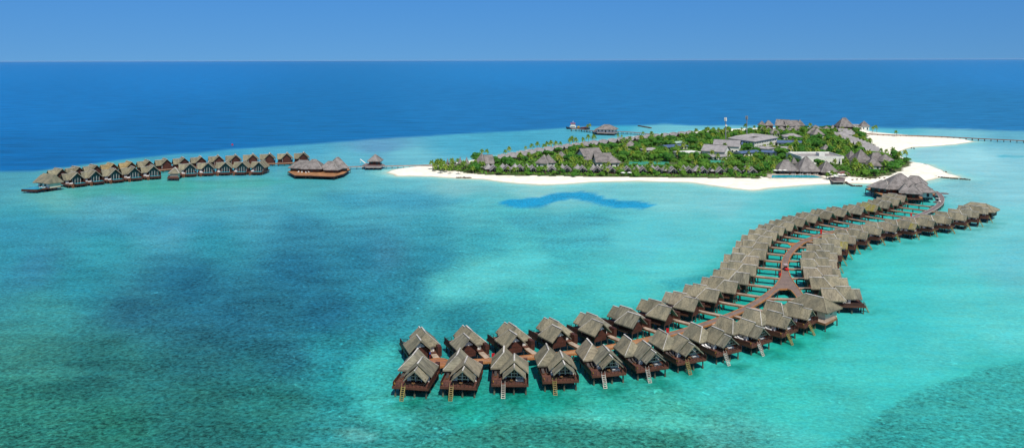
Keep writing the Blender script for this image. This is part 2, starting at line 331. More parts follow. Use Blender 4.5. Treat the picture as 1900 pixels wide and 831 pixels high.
    dpn = N.new('ShaderNodeAttribute'); dpn.attribute_name = 'deep'
    tc = N.new('ShaderNodeTexCoord')
    def noise(scale, det, stretch=(1,1,1), rough=.6, dist=0):
        mp = N.new('ShaderNodeMapping'); mp.inputs['Scale'].default_value = stretch; mp.inputs['Rotation'].default_value = (0,0,R(12))
        n = N.new('ShaderNodeTexNoise'); n.inputs['Scale'].default_value = scale; n.inputs['Detail'].default_value = det; n.inputs['Roughness'].default_value = rough
        n.inputs['Distortion'].default_value = dist
        L.new(tc.outputs['Object'], mp.inputs[0]); L.new(mp.outputs[0], n.inputs[0]); return n.outputs[0]
    def mr(src, a, b_, c_, d_):
        n = N.new('ShaderNodeMapRange'); n.inputs[1].default_value = a; n.inputs[2].default_value = b_; n.inputs[3].default_value = c_; n.inputs[4].default_value = d_
        L.new(src, n.inputs[0]); return n.outputs[0]
    def math_(op, a, b_):
        n = N.new('ShaderNodeMath'); n.operation = op
        for i, v in enumerate((a, b_)):
            if isinstance(v, (int,float)): n.inputs[i].default_value = v
            else: L.new(v, n.inputs[i])
        return n.outputs[0]
    coral = noise(1.0, 8, (.8,.9,1), .75, .4); beds = noise(.09, 5, (.7,1,1), .6, .6)          # coral heads
    fine = noise(1.7, 6, (.55,1,1), .75)
    swell = noise(.07, 7, (.3,1,1), .65)
    spots = noise(.42, 3, (1,1,1), .6, 1.2)         # bright sand pockets
    e1 = math_('MULTIPLY', math_('ADD', mr(coral, .38, .62, -.58, .58), mr(beds, .35, .65, -.22, .22)), rf.outputs['Fac'])
    e2 = math_('MULTIPLY', mr(fine, .3, .7, -.5, .5), math_('ADD', math_('MULTIPLY', rf.outputs['Fac'], .8), .25))
    e3 = math_('MULTIPLY', mr(spots, .64, .74, 0, 1.3), rf.outputs['Fac'])
    e4 = math_('MULTIPLY', mr(swell, .3, .7, -.16, .16), math_('ADD', dpn.outputs['Fac'], .7))
    f = math_('ADD', math_('ADD', math_('ADD', e1, e2), math_('ADD', e3, e4)), 1.0)
    f = math_('MAXIMUM', f, .3)
    vm = N.new('ShaderNodeVectorMath'); vm.operation = 'SCALE'; L.new(at.outputs['Color'], vm.inputs[0]); L.new(f, vm.inputs['Scale'])
    hn = noise(.35, 6, (.6,1,1), .7, .3)          # weed and sand shift the hue a little
    hs = N.new('ShaderNodeMix'); hs.data_type = 'RGBA'; hs.inputs['A'].default_value = (1.16,1.0,.94,1); hs.inputs['B'].default_value = (.84,1.0,1.05,1)
    L.new(mr(hn, .36, .64, 0, 1), hs.inputs['Factor'])
    hm = N.new('ShaderNodeVectorMath'); hm.operation = 'MULTIPLY'; L.new(vm.outputs[0], hm.inputs[0]); L.new(hs.outputs['Result'], hm.inputs[1]); vm = hm
    L.new(vm.outputs[0], b.inputs['Base Color'])
    b.inputs['Roughness'].default_value = .22; b.inputs['IOR'].default_value = 1.33; b.inputs['Specular IOR Level'].default_value = .2
    df = N.new('ShaderNodeBsdfDiffuse'); L.new(vm.outputs[0], df.inputs[0]); ms = N.new('ShaderNodeMixShader'); ms.inputs[0].default_value = .55
    L.new(b.outputs[0], ms.inputs[1]); L.new(df.outputs[0], ms.inputs[2]); L.new(ms.outputs[0], N['Material Output'].inputs[0])
    w1 = noise(.55, 4, (.55,1,1), .6, .3); w2 = noise(.09, 3, (.6,1,1), .6, .5)
    hh = math_('ADD', math_('MULTIPLY', w1, .35), math_('MULTIPLY', w2, math_('ADD', math_('MULTIPLY', dpn.outputs['Fac'], 2.6), .5)))
    bp = N.new('ShaderNodeBump'); bp.inputs['Distance'].default_value = .6; bp.inputs['Strength'].default_value = .8
    L.new(hh, bp.inputs['Height']); L.new(bp.outputs[0], b.inputs['Normal']); L.new(bp.outputs[0], df.inputs['Normal'])
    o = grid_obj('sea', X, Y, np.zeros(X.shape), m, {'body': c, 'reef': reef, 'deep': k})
    tag(o, 'turquoise lagoon water turning deep blue towards the horizon', 'sea', kind='structure')
SEA_K = np.array((.78,.77,.74))
VILLA_SHADE = []

# ------------------------------------------------------------------ island ground
def island():
    sx_ = [p.x for p in SHORE]; sy_ = [p.y for p in SHORE]
    xs = np.arange(min(sx_)-14, max(sx_)+14, 2.4); ys = np.arange(min(sy_)-14, max(sy_)+14, 2.4)
    X, Y = np.meshgrid(xs, ys)
    d = poly_sd(X+(fbm(X,Y,14,31)-.5)*4, Y+(fbm(X,Y,14,32)-.5)*4, SHORE)
    Z = -.45+1.65*smooth((d+2.5)/11.0)+(noise2(X,Y,7,4)-.5)*.14*smooth(d/8)
    m, nt, b = newmat('coral_sand'); N, L = nt.nodes, nt.links
    tc = N.new('ShaderNodeTexCoord'); n = N.new('ShaderNodeTexNoise'); n.inputs['Scale'].default_value = .25; n.inputs['Detail'].default_value = 6
    L.new(tc.outputs['Object'], n.inputs[0])
    r = N.new('ShaderNodeValToRGB'); r.color_ramp.elements[0].position = .3; r.color_ramp.elements[1].position = .6
    r.color_ramp.elements[0].color = (.78,.71,.56,1); r.color_ramp.elements[1].color = (.90,.85,.73,1); L.new(n.outputs[0], r.inputs[0])
    sx = N.new('ShaderNodeSeparateXYZ'); L.new(tc.outputs['Object'], sx.inputs[0])
    mr = N.new('ShaderNodeMapRange'); mr.inputs[1].default_value = .02; mr.inputs[2].default_value = .45; L.new(sx.outputs[2], mr.inputs[0])
    mx = N.new('ShaderNodeMix'); mx.data_type = 'RGBA'; mx.inputs['A'].default_value = (.44,.39,.26,1)
    L.new(mr.outputs[0], mx.inputs['Factor']); L.new(r.outputs[0], mx.inputs['B']); L.new(mx.outputs['Result'], b.inputs['Base Color'])
    b.inputs['Roughness'].default_value = .95
    o = grid_obj('sand_island', X, Y, Z, m, keep=d > -6)
    tag(o, 'pale coral sand island with beaches all round', 'island', kind='structure')
    # ground under the trees
    d2 = poly_sd(X, Y, VEG)+(fbm(X,Y,9,41)-.5)*5
    m2 = mat('forest_floor', (.055,.10,.025), .95, .4, 1.2, col2=(.12,.11,.05))
    o = grid_obj('garden_ground', X, Y, Z+.06+.25*smooth(d2/3), m2, keep=d2 > 0)
    tag(o, 'green garden ground under the trees of the island', 'ground', kind='structure')
island()

# ------------------------------------------------------------------ water villas
def stilt_part(parent, x, y, ztop, r=.16, mx=1, zb=-.35):
    o = MB().tube((x*mx,y,zb),(x*mx,y,ztop), r*1.15, r*.95, 6).obj('stilt', PILE, parent)
    MB().tube((x*mx,y,zb),(x*mx,y,.75), r*1.45, r*1.3, 6).obj('pile_sleeve', PILEC, o)

def build_villa(name, mirror, base=2.45, stilts=True, thatch=None, wood=None):
    """local +y looks out to sea, bathroom roof on the +x side (or -x when mirrored)"""
    th = thatch or THATCH; wd = wood or WOOD
    t = thing(name, None, None); mx = -1 if mirror else 1
    z = base; X0, X1, Y0, Y1 = -3.1, 5.0, 2.2, 12.2
    def fin(mb, nm, m, par=t):
        if mirror: mb.mirror()
        return mb.obj(nm, m, par)
    def tri(mb, xc, w, y0, y1, zb, h):
        mb.add([(xc-w,y0,zb),(xc+w,y0,zb),(xc,y0,zb+h),(xc-w,y1,zb),(xc+w,y1,zb),(xc,y1,zb+h)], [(0,1,2),(5,4,3),(0,2,5,3),(1,4,5,2),(0,3,4,1)])
    fin(MB().box(X0,X1,Y0,Y1,z-.14,z), 'deck', DECKW)
    d = MB(); d.box(X0-.12,X0,Y0,Y1,z-.5,z+.04); d.box(X1,X1+.12,Y0,Y1,z-.5,z+.04); d.box(X0-.12,X1+.12,Y1,Y1+.12,z-.5,z+.04); d.box(X0-.12,X1+.12,Y0-.12,Y0,z-.5,z+.04)
    for yy in (3.5,7,10): d.box(X0,X1,yy,yy+.2,z-.5,z-.145)
    fin(d, 'fascia', FASC)
    if stilts:
        for x in (-2.6,.1,2.3,4.5):
            for y in (1.1,4.8,8.4,11.7):
                if x == .1 and y == 4.8: continue
                stilt_part(t, x, y, z-.5, mx=mx)
    # bathroom wing A
    a = MB(); a.box(.5,4.6,1.1,5.9,z-.6,z+1.75); tri(a, 2.55, 2.05, 1.1, 1.3, z+1.75, .8); w = fin(a, 'wall', wd)
    g = MB(); tri(g, 2.55, 1.35, 1.04, 1.12, z+2.25, 1.2); fin(g, 'gable_panel', WHITE, w)
    fin(MB().box(3.5,4.1,1.02,1.1,z+.95,z+1.35), 'window', GLASS, w)
    fin(MB().box(4.6,4.66,2.0,3.5,z+.8,z+1.4), 'window', GLASS, w)
    # bedroom B
    b = MB(); b.box(-2.6,.49,3.4,8.6,z,z+1.75); b.box(.49,2.6,5.92,8.6,z,z+1.75); tri(b, 0, 2.6, 8.4, 8.6, z+1.75, 2.15)
    wb = fin(b, 'wall', wd)
    p = MB()
    for x0,x1 in ((-2.63,-1.75),(1.75,2.63)): p.box(x0,x1,8.605,8.70,z,z+1.8)
    for x0,x1 in ((-.80,-.55),(.55,.80)): p.box(x0,x1,8.69,8.74,z,z+2.2)
    p.box(2.602,2.68,6.3,7.2,z,z+1.85); p.box(2.602,2.68,7.9,8.70,z,z+1.85)
    fin(p, 'white_panel', WHITE, wb)
    gl = MB(); gl.add([(-1.75,8.64,z+.05),(1.75,8.64,z+.05),(1.75,8.64,z+2.2),(0,8.64,z+3.6),(-1.75,8.64,z+2.2)], [(4,3,2,1,0)]); fin(gl, 'glass_door', GLASS, wb)
    fin(MB().box(2.602,2.64,7.2,7.9,z,z+1.8), 'glass_door', GLASS, wb)
    fr = MB()
    for x in (-1.2,0,1.2): fr.box(x-.05,x+.05,8.66,8.73,z,z+2.3)
    fr.box(-1.75,1.75,8.66,8.73,z+1.9,z+2.02)
    fin(fr, 'door_frame', DARK, wb)
    fin(MB().box(-1.7,-.8,3.30,3.4,z,z+1.85), 'door', WHITE)
    fin(MB().box(-3.0,-2.0,.9,3.3,z-.6,z+1.75), 'privacy_box', wd)
    for x in (-2.3,2.3): fin(MB().box(x-.08,x+.08,11.4,11.56,z,z+1.75), 'post', DARK)
    tr = MB().bar((-2.2,11.8,z+1.6),(2.2,11.8,z+1.6),.1,.12).bar((-1.3,11.8,z+2.3),(1.3,11.8,z+2.3),.1,.1).bar((0,11.8,z+1.6),(0,11.8,z+3.25),.08,.08)
    for x in (-1.2,-.6,.6,1.2): tr.bar((x,11.8,z+1.6),(x,11.8,z+3.25-abs(x)*.85),.05,.05)
    fin(tr, 'gable_truss', TRIMG)
    # roofs
    ra = fin(MB().roof(-.4,5.5,0,6.7,z+1.5,z+4.3,0,2.3,.3), 'roof', th)
    rc = MB(); cap_line(rc, (2.55,.0,z+4.3),(2.55,4.4,z+4.3),.34,.14); cap_line(rc, (2.55,4.4,z+4.3),(5.46,6.66,z+1.53),.15,.07); fin(rc, 'ridge_cap', CAP, ra)
    rb = fin(MB().roof(-3.25,3.25,2.8,9.5,z+1.52,z+4.32,2.3,0,.3), 'roof', th)
    rc = MB(); cap_line(rc, (0,5.1,z+4.32),(0,9.5,z+4.32),.34,.14); cap_line(rc, (0,5.1,z+4.32),(-3.2,2.85,z+1.55),.15,.07); fin(rc, 'ridge_cap', CAP, rb)
    rp = fin(MB().roof(-2.6,2.6,9.3,12.1,z+1.38,z+3.62,0,0,.28), 'porch_roof', th)
    rc = MB(); cap_line(rc, (0,9.51,z+3.62),(0,12.1,z+3.62),.28,.13); fin(rc, 'ridge_cap', CAP, rp)
    # timber screens round the deck
    fin(MB().box(X1,X1+.1,5.95,11.8,z+.04,z+(1.4 if mirror else .85)), 'screen', wd)
    fin(MB().box(X0-.1,X0,4.5,12.4,z+.04,z+1.0), 'screen', wd)
    r = MB()
    for x in np.arange(X0+.05,X1+.1,.88):
        if 2.0 < x < 3.1: continue
        r.box(x-.03,x+.03,Y1-.1,Y1-.04,z,z+.85)
    for zz, w_ in ((.85,.06),(.45,.03)):
        r.bar((X0,Y1-.07,z+zz),(1.95,Y1-.07,z+zz),w_,w_); r.bar((3.05,Y1-.07,z+zz),(X1,Y1-.07,z+zz),w_,w_)
    fin(r, 'railing', DARK)
    if stilts:
        l = MB(); y = Y1+.1
        for x in (2.05,2.85): l.bar((x,y,z+.1),(x,y+1.9,-.5),.10,.2); l.bar((x,y,z+.85),(x,y+1.4,1.0),.05,.05)
        for i in range(9):
            f = (i+.5)/9; l.box(2.05,2.85,y+1.9*f-.12,y+1.9*f+.12,z+.1-(z+.6)*f,z+.16-(z+.6)*f)
        fin(l, 'ladder', LADY)
    return freeze(t)
def fit(A, P, lA, lP):
    """pose from two surveyed points and the same points in villa coordinates"""
    a = math.atan2((P-A).y, (P-A).x) - math.atan2(lP[1]-lA[1], lP[0]-lA[0])
    return a
def place_pair(rows, mirror):
    out = []
    s = -1 if mirror else 1
    lA, lP = (2.55*s,0.0), (0.0,12.1)
    for (ax,ay,px,py) in rows:
        A = G(ax,ay,6.8); P = G(px,py,6.15)
        out.append([A,P,fit(A,P,lA,lP)])
    ang = [o[2] for o in out]; ang = np.unwrap(ang)
    sm = np.array(ang); n = len(ang)
    for i in range(n):
        w = 0; a = 0
        for j in range(max(0,i-3), min(n,i+4)):
            ww = math.exp(-((i-j)/1.7)**2); w += ww; a += ww*ang[j]
        sm[i] = a/w
    res = []
    for (A,P,_), a in zip(out, sm):
        m = (A+P)/2; lm = Vector(((lA[0]+lP[0])/2,(lA[1]+lP[1])/2))
        c, q = math.cos(a), math.sin(a)
        res.append((m.x-(c*lm.x-q*lm.y), m.y-(q*lm.x+c*lm.y), a))
    return res
NEAR = [(776.8,648.8,767.8,682.1),(856.4,647.4,855.8,682.5),(937.3,643.6,951.8,677.5),(1015.8,637.9,1045.3,672.4),(1092,629.7,1133.4,659.2),(1163.3,622,1211,650),(1228.4,610.5,1281.4,637.1),(1288,598,1350,622),(1341.5,585,1411,605.9),(1389.9,570.7,1461.7,587.4),(1427.9,557,1501.2,571.4)]
EAST = [(1521.8,534,1595.6,534.8),(1501.2,513.2,1572,515.1),(1489,495.5,1558.6,498.2),(1484.7,479,1552,482.6),(1487.9,465.1,1553.3,469.4),(1497.6,451.9,1560.2,457.6),(1511.8,440.8,1570.5,447.5),(1528,432.5,1586.4,437.6),(1552,423.9,1607.5,430),(1582.5,414.9,1631.8,422.8),(1613,409,1660.9,417.8),(1651.2,405.3,1694.8,413.8),(1681.5,401.3,1730,408.2),(1711.2,396.2,1762.8,404),(1740.2,391,1791,397.7),(1761.3,386.8,1814.5,391.9),(1778.5,380.2,1833.3,385.7)]
FAR = [(777.8,630.8,780.1,603.9),(871.3,628.5,858.3,600.6),(960.2,621,934.8,595.4),(1043.8,611,1008.2,586.6),(1120.9,599.5,1075.6,577),(1189.3,584.7,1136.2,565.2),(1247.9,570.2,1188.4,553.2),(1297.6,554.5,1234,539.7),(1337.2,537.8,1270.2,526.5),(1370.2,522.5,1302.4,512.8),(1391.4,506.5,1324.2,498.6),(1404.5,491.1,1337,485.3),(1408.3,475.6,1343.7,470.9),(1422.3,463,1359.5,458.5),(1425.5,450.9,1366,446.1),(1433.1,439.9,1376.1,434.6),(1444,430.3,1389.8,424.5),(1458.1,421.6,1406.4,415.4),(1476.5,413.9,1426.6,407.1),(1497.1,406.3,1450.5,399.9),(1521.3,400,1476.5,393),(1547.2,393.8,1504.6,387.2),(1574.7,389.6,1532.8,382.6),(1606.8,385.7,1563,378.5),(1632.6,380.5,1588.8,374.3),(1654.9,374.1,1609.4,369.6),(1672.2,369.5,1625.2,364.5),(1683,362.6,1636.2,358.8)]
nearP = place_pair(NEAR, False); eastP = place_pair(EAST, False); farP = place_pair(FAR, True)
DEBUG = False
if DEBUG:
    for nm, L_ in (('near',nearP),('east',eastP),('far',farP)):
        for i, (x,y,a) in enumerate(L_):
            d = math.hypot(x-L_[i-1][0], y-L_[i-1][1]) if i else 0
            print(nm, i+1, round(x,1), round(y,1), round(math.degrees(a)), round(d,1))

# main jetty centre line
JPX = [(812,671.5),(850,670.5),(900,668),(945,665),(982.7,661),(1022,657.5),(1062,652.7),(1100,647.5),(1137,641.5),(1170,635.5),(1205,627.5),(1243,619),(1277,610),(1314,598.6),(1350,585.5),(1380,573),(1410.3,556),(1433.4,540.2),(1448,527),(1455,514),(1456.5,503.6),(1456.2,494),(1456.9,485),(1461.3,474.2),(1472,461),(1486,450),(1500,443.8),(1514.2,438.4),(1532.2,432),(1556,427),(1590,420.5),(1625,414.5),(1660,408.8),(1697.9,401.5),(1718.2,393.4),(1733.9,385.6),(1744.8,376.6),(1747.2,367.2),(1742,359.4),(1734,354)]
JW = [2.3]*17+[2.5]*34
JH = 2.3
JC = [G(x,y,JH) for x,y in JPX]
def subdiv(P, W, n=4):                        # Catmull-Rom
    out, ow = [], []
    for i in range(len(P)-1):
        p0, p1, p2, p3 = P[max(i-1,0)], P[i], P[i+1], P[min(i+2,len(P)-1)]
        for k in range(n):
            t = k/n
            out.append(.5*((2*p1)+(p2-p0)*t+(2*p0-5*p1+4*p2-p3)*t*t+(3*p1-p0-3*p2+p3)*t**3)); ow.append(W[i]*(1-t)+W[i+1]*t)
    out.append(P[-1]); ow.append(W[len(P)-1]); return out, ow
def strip(mb, P, W, z0, z1, off=0.0, wid=None):
    """solid strip; off shifts sideways as a fraction of half width"""
    V = []
    for i, p in enumerate(P):
        d = (P[min(i+1,len(P)-1)]-P[max(i-1,0)]); d.z = 0; d.normalize(); n = Vector((-d.y,d.x,0))
        if wid is None: a, b = -W[i]/2, W[i]/2
        else: c = off*W[i]/2; a, b = c-wid/2, c+wid/2
        q = Vector((p.x,p.y,0)); V += [(*(q+n*a)[:2],z0),(*(q+n*b)[:2],z0),(*(q+n*b)[:2],z1),(*(q+n*a)[:2],z1)]
    fs = []
    for i in range(len(P)-1):
        o = i*4; fs += [(o+k,o+(k+1)%4,o+4+(k+1)%4,o+4+k) for k in range(4)]
    fs += [(3,2,1,0), tuple(len(V)-4+k for k in range(4))]
    fs = [tuple(reversed(f)) for f in fs]
    mb.add(V, fs)
JS, JSW = subdiv(JC, JW)
def resample(P, step):
    out = [(P[0], (P[1]-P[0]).normalized())]; acc = 0
    for a, b in zip(P, P[1:]):
        l = (b-a).length; d = (b-a)/l if l else Vector((1,0,0)); s = step-acc
        while s <= l: out.append((a+d*s, d)); s += step
        acc = (acc+l) % step
    return out
def clearance(x, y, pts, r=1.3):
    return all((x-a)**2+(y-b)**2 > r*r for a, b in pts)
def jetty():
    t = thing('jetty', 'long curving red timber jetty linking all the villas of the big double row', 'jetty', tuple(Vector((JC[0].x,JC[0].y,0))))
    inv = -Vector((JC[0].x,JC[0].y,0))
    def put(mb, nm, m, par=t):
        mb.v = [(x+inv.x,y+inv.y,z) for x,y,z in mb.v]; return mb.obj(nm, m, par)
    k = 33*4-2
    # boards
    k0 = 10*4
    for (i0,i1,m) in ((0,k0,JETN),(k0,k,JET),(k,len(JS)-1,JETG)):
        mb = MB(); strip(mb, JS[i0:i1+1], JSW[i0:i1+1], JH-.16, JH); put(mb, 'walkway', m)
    for (i0,i1,s,m) in ((0,k,1,JETEDGE),(k,len(JS)-1,1,JETGE),(0,16*4+2,-1,JETEDGE),(20*4,k,-1,JETEDGE),(k,len(JS)-1,-1,JETGE)):
        mb = MB(); strip(mb, JS[i0:i1+1], JSW[i0:i1+1], JH-.36, JH+.10, s*.93, .26); put(mb, 'kerb', m)
    mb = MB(); strip(mb, JS, JSW, JH-.55, JH-.17, 0, .35); put(mb, 'beam', PILE)
    # wide fork
    fp = [(1450,503),(1448,512),(1443,520),(1436,529),(1424,541),(1419,556),(1429,549),(1438,540),(1447,535.5),(1461,535),(1468,538),(1475,546),(1481,555),(1492,549),(1484,537),(1474,524),(1467,513),(1463.5,503)]
    FP = [G(x,y,JH+.012) for x,y in fp]; n = len(FP); mb = MB()
    mb.add([tuple(p) for p in FP]+[(p.x,p.y,JH-.3) for p in FP], [tuple(range(n-1,-1,-1)), tuple(range(n,2*n))]+[(i,(i+1)%n,n+(i+1)%n,n+i) for i in range(n)]); fk = put(mb, 'fork_platform', JET)
    for (i0,i1) in ((5,12),(13,17)):
        mb = MB(); strip(mb, FP[i0:i1+1], [1]*(i1-i0+1), JH-.38, JH+.11, 0, .28); put(mb, 'kerb', JETEDGE, fk)
    bs = [G(1466,528,JH), G(1481,545,JH)]
    # round end platform
    c = JC[0]; n = 36
    mb = MB(); vs = [(c.x+2.75*math.cos(2*PI*i/n), c.y+2.75*math.sin(2*PI*i/n), z) for z in (JH-.2,JH+.012) for i in range(n)]
    mb.add(vs, [tuple(range(n-1,-1,-1)), tuple(range(n,2*n))]+[(i,(i+1)%n,n+(i+1)%n,n+i) for i in range(n)]); rp = put(mb, 'round_platform', mat('round_deck_boards', (.34,.15,.08), .6, .25, 2.0, (1,5,1), patch=.3))
    mb = MB(); vs = []
    for r_, z in ((2.6,JH-.4),(2.82,JH-.4),(2.82,JH+.12),(2.6,JH+.12)): vs += [(c.x+r_*math.cos(2*PI*i/n), c.y+r_*math.sin(2*PI*i/n), z) for i in range(n)]
    mb.add(vs, [(k_*n+i, k_*n+(i+1)%n, ((k_+1)%4)*n+(i+1)%n, ((k_+1)%4)*n+i) for k_ in range(4) for i in range(n)]); put(mb, 'rim', JETEDGE, rp)
    # side platforms
    for (x,y,w,d) in ((1474,452,5.0,4.0),):
        p = G(x,y,JH); put(MB().box(p.x-w/2,p.x+w/2,p.y-d/2,p.y+d/2,JH-.25,JH-.02), 'side_platform', JETEDGE)
    p = G(1752,358,JH); mb = MB(); mb.tube((p.x,p.y,JH-.3),(p.x,p.y,JH-.03),2.2,2.2,12); put(mb, 'side_platform', JETG)
    p = G(1740.5,374.5,JH); mb = MB(); mb.tube((p.x,p.y,JH-.3),(p.x,p.y,JH-.03),2.4,2.4,12); put(mb, 'side_platform', JETG)
    posts = []
    for q, d in resample(JS, 4.2):
        nn = Vector((-d.y,d.x,0)); 
        for s in (-1,1): posts.append(q+nn*s*.95)
    for i in range(4): posts.append(Vector((c.x+1.9*math.cos(i*PI/2+.6), c.y+1.9*math.sin(i*PI/2+.6),0)))
    for q, d in resample(bs, 3.6): posts.append(q)
    rest = MB()
    posts.sort(key=lambda p: p.y)
    for i, p in enumerate(posts):
        if i < 98: put(MB().tube((p.x,p.y,-.4),(p.x,p.y,JH-.17),.17,.15,6), 'pile', PILE)
        else: rest.tube((p.x,p.y,-.4),(p.x,p.y,JH-.17),.17,.15,6)
    o = put(rest, 'far_piles', PILE); o['kind'] = 'stuff'
jetty()

VR = build_villa('water_villa', False); VL = build_villa('water_villa', True)
def put_villa(src, x, y, a, label, group, first):
    v = src if first else copy_tree(src)
    if first: pass
    v.location = (x,y,0); v.rotation_euler = (0,0,a)
    tag(v, label, 'villa', group); return v
def bridge(x, y, a, mx, label, reach=60):
    """footbridge from the entrance straight back to the jetty"""
    c, s = math.cos(a), math.sin(a)
    ex, ey = -1.2*mx, 3.3
    p = Vector((x+c*ex-s*ey, y+s*ex+c*ey)); d = Vector((s,-c))
    best = None
    for q, r in zip(JS, JS[1:]):
        e = Vector((r.x-q.x, r.y-q.y)); w = Vector((q.x-p.x, q.y-p.y)); den = d.x*e.y-d.y*e.x
        if abs(den) < 1e-9: continue
        t = (w.x*e.y-w.y*e.x)/den; u = (w.x*d.y-w.y*d.x)/den
        if t > 0 and -.01 <= u <= 1.01 and (best is None or t < best): best = t
    dn = min((q.x-p.x)**2+(q.y-p.y)**2 for q in JS)**.5
    if best is None or best > reach or best > 1.35*dn+2.5:
        q = min(JS, key=lambda q: (q.x-p.x)**2+(q.y-p.y)**2); dd = Vector((q.x-p.x,q.y-p.y)); L_ = dd.length; d = dd/L_
    else: L_ = best
    L_ -= .9
    t = thing('footbridge', label, 'footbridge', (p.x,p.y,0), math.atan2(d.y,d.x), 'footbridges from the jetty to the villas')
    h = 2.2
    MB().box(0,L_,-.72,.72,h-.10,h+.03).obj('walkway', BRG, t)
    MB().box(0,L_,-.82,-.72,h-.40,h+.06).box(0,L_,.72,.82,h-.40,h+.06).obj('side_beam', BRGS, t)
    n = max(1,int((L_-1)/3.6))
    for i in range(n):
        xx = L_*(i+.6)/n
        MB().tube((xx,-.55,-.4),(xx,-.55,h-.1),.13,.12,6).tube((xx,.55,-.4),(xx,.55,h-.1),.13,.12,6).box(xx-.1,xx+.1,-.8,.8,h-.35,h-.11).obj('pile_pair', PILE, t)
    return t
villas = {}
first = True
for i, (x,y,a) in enumerate(nearP):
    v = put_villa(VR, x, y, a, 'thatched stilt villa facing the camera, %s from the round platform in the nearer row' % ORD[i], 'thatched water villas along the nearer side of the jetty', first); first = False
    villas['near',i] = (v,x,y,a,1)
    bridge(x,y,a,1,'timber footbridge to the %s villa from the round platform in the nearer row' % ORD[i])
    if i in (2,4,5,7,8):
        for o in COL.objects:
            pass
for i, (x,y,a) in enumerate(eastP):
    v = put_villa(VR, x, y, a, 'thatched stilt villa, %s beyond the hip-roofed pavilion on the outer right row' % ORD[i], 'thatched water villas of the outer right row', False)
    villas['east',i] = (v,x,y,a,1)
    bridge(x,y,a,1,'footbridge to the %s villa beyond the hip-roofed pavilion, outer right row' % ORD[i])
first = True
for i, (x,y,a) in enumerate(farP):
    v = put_villa(VL, x, y, a, 'thatched stilt villa facing away, %s from the round platform in the farther left row' % ORD[i], 'thatched water villas of the farther left row', first); first = False
    villas['far',i] = (v,x,y,a,-1)
    bridge(x,y,a,-1,'timber footbridge to the %s villa from the round platform, farther left row' % ORD[i])
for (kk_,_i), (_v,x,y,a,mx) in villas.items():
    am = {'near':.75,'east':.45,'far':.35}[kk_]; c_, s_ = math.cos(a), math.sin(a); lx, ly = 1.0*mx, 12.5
    VILLA_SHADE.append((x+c_*lx-s_*ly, y+s_*lx+c_*ly, 5.6, 9.0, a, am))  # ellipse of painted shade on the water off the villa's sea side
sea()
def part_of(v, nm): return [c for c in v.children if c.name.split('.')[0] == nm]
bpy.context.view_layer.update()
for k_, (v, *_r) in villas.items():
    for o in v.children:
        if 'roof' in o.name and random.random() < .22: override(o, random.choice((THATCH_B,THATCH_C)))
for i in (2,4,5,7,8):
    for o in part_of(villas['near',i][0], 'ladder'): override(o, LADG)
override(part_of(villas['east',6][0], 'porch_roof')[0], THATCH_MOSS)
override(part_of(villas['east',11][0], 'porch_roof')[0], THATCH_MOSS)
for o in part_of(villas['far',24][0], 'roof'): override(o, THATCH_MOSS)

# things standing on the villa decks
def lounger(m):
    t = thing('sun_lounger', None, None)
    f = MB().box(-.32,.32,0,1.9,.22,.30)
    for x in (-.28,.28):
        for y in (.15,1.7): f.box(x-.04,x+.04,y-.04,y+.04,0,.22)
    f.bar((-.28,1.2,.26),(-.28,1.95,.68),.05,.06).bar((.28,1.2,.26),(.28,1.95,.68),.05,.06); f.obj('frame', TEAK if m is CUSHD else m, t)
    c = MB().box(-.31,.31,0,1.22,.31,.42); c.add([(-.31,1.22,.31),(.31,1.22,.31),(.31,1.98,.72),(-.31,1.98,.72),(-.31,1.18,.42),(.31,1.18,.42),(.31,1.92,.84),(-.31,1.92,.84)],[(0,3,2,1),(4,5,6,7),(0,1,5,4),(1,2,6,5),(2,3,7,6),(3,0,4,7)])
    c.obj('cushion', m, t); return freeze(t)
def daybed():
    t = thing('daybed', None, None)
    f = MB().box(-.9,.9,-.7,.7,.12,.34)
    for x in (-.8,.8):
        for y in (-.6,.6): f.box(x-.05,x+.05,y-.05,y+.05,0,.12)
    f.obj('frame', WHITE, t); MB().box(-.85,.85,-.65,.65,.34,.52).box(-.85,.85,.42,.66,.52,.80).obj('mattress', CUSHW, t); return freeze(t)
def table():
    t = thing('side_table', None, None)
    MB().tube((0,0,.42),(0,0,.48),.42,.42,12).obj('table_top', TEAK, t)
    for i in range(3):
        a = i*2*PI/3; MB().bar((.3*math.cos(a),.3*math.sin(a),0),(.22*math.cos(a),.22*math.sin(a),.42),.05,.05).obj('leg', TEAK, t)
    return freeze(t)
def ring():
    t = thing('life_ring', None, None); n, k = 16, 6; vs = []; fs = []
    for i in range(n):
        for j in range(k):
            a = 2*PI*i/n; b = 2*PI*j/k; r = .24+.07*math.cos(b); vs.append((.07*math.sin(b), r*math.cos(a), r*math.sin(a)+.45))
            fs.append((i*k+j, i*k+(j+1)%k, ((i+1)%n)*k+(j+1)%k, ((i+1)%n)*k+j))
    MB().add(vs, fs).obj('ring', YEL, t); MB().bar((0,0,.0),(0,0,.95),.06,.08).obj('bracket', DARK, t); return freeze(t)
LD, LW, DB, TB, RG = lounger(CUSHD), lounger(CUSHW), daybed(), table(), ring()
used = set()
def onvilla(src, key, lx, ly, lz, rot, label, cat, group):
    v,x,y,a,mx = villas[key]
    o = src if src.name not in used else copy_tree(src)
    used.add(src.name)
    c, s = math.cos(a), math.sin(a); lx *= mx
    o.location = (x+c*lx-s*ly, y+s*lx+c*ly, lz); o.rotation_euler = (0,0,a+rot); tag(o, label, cat, group); return o
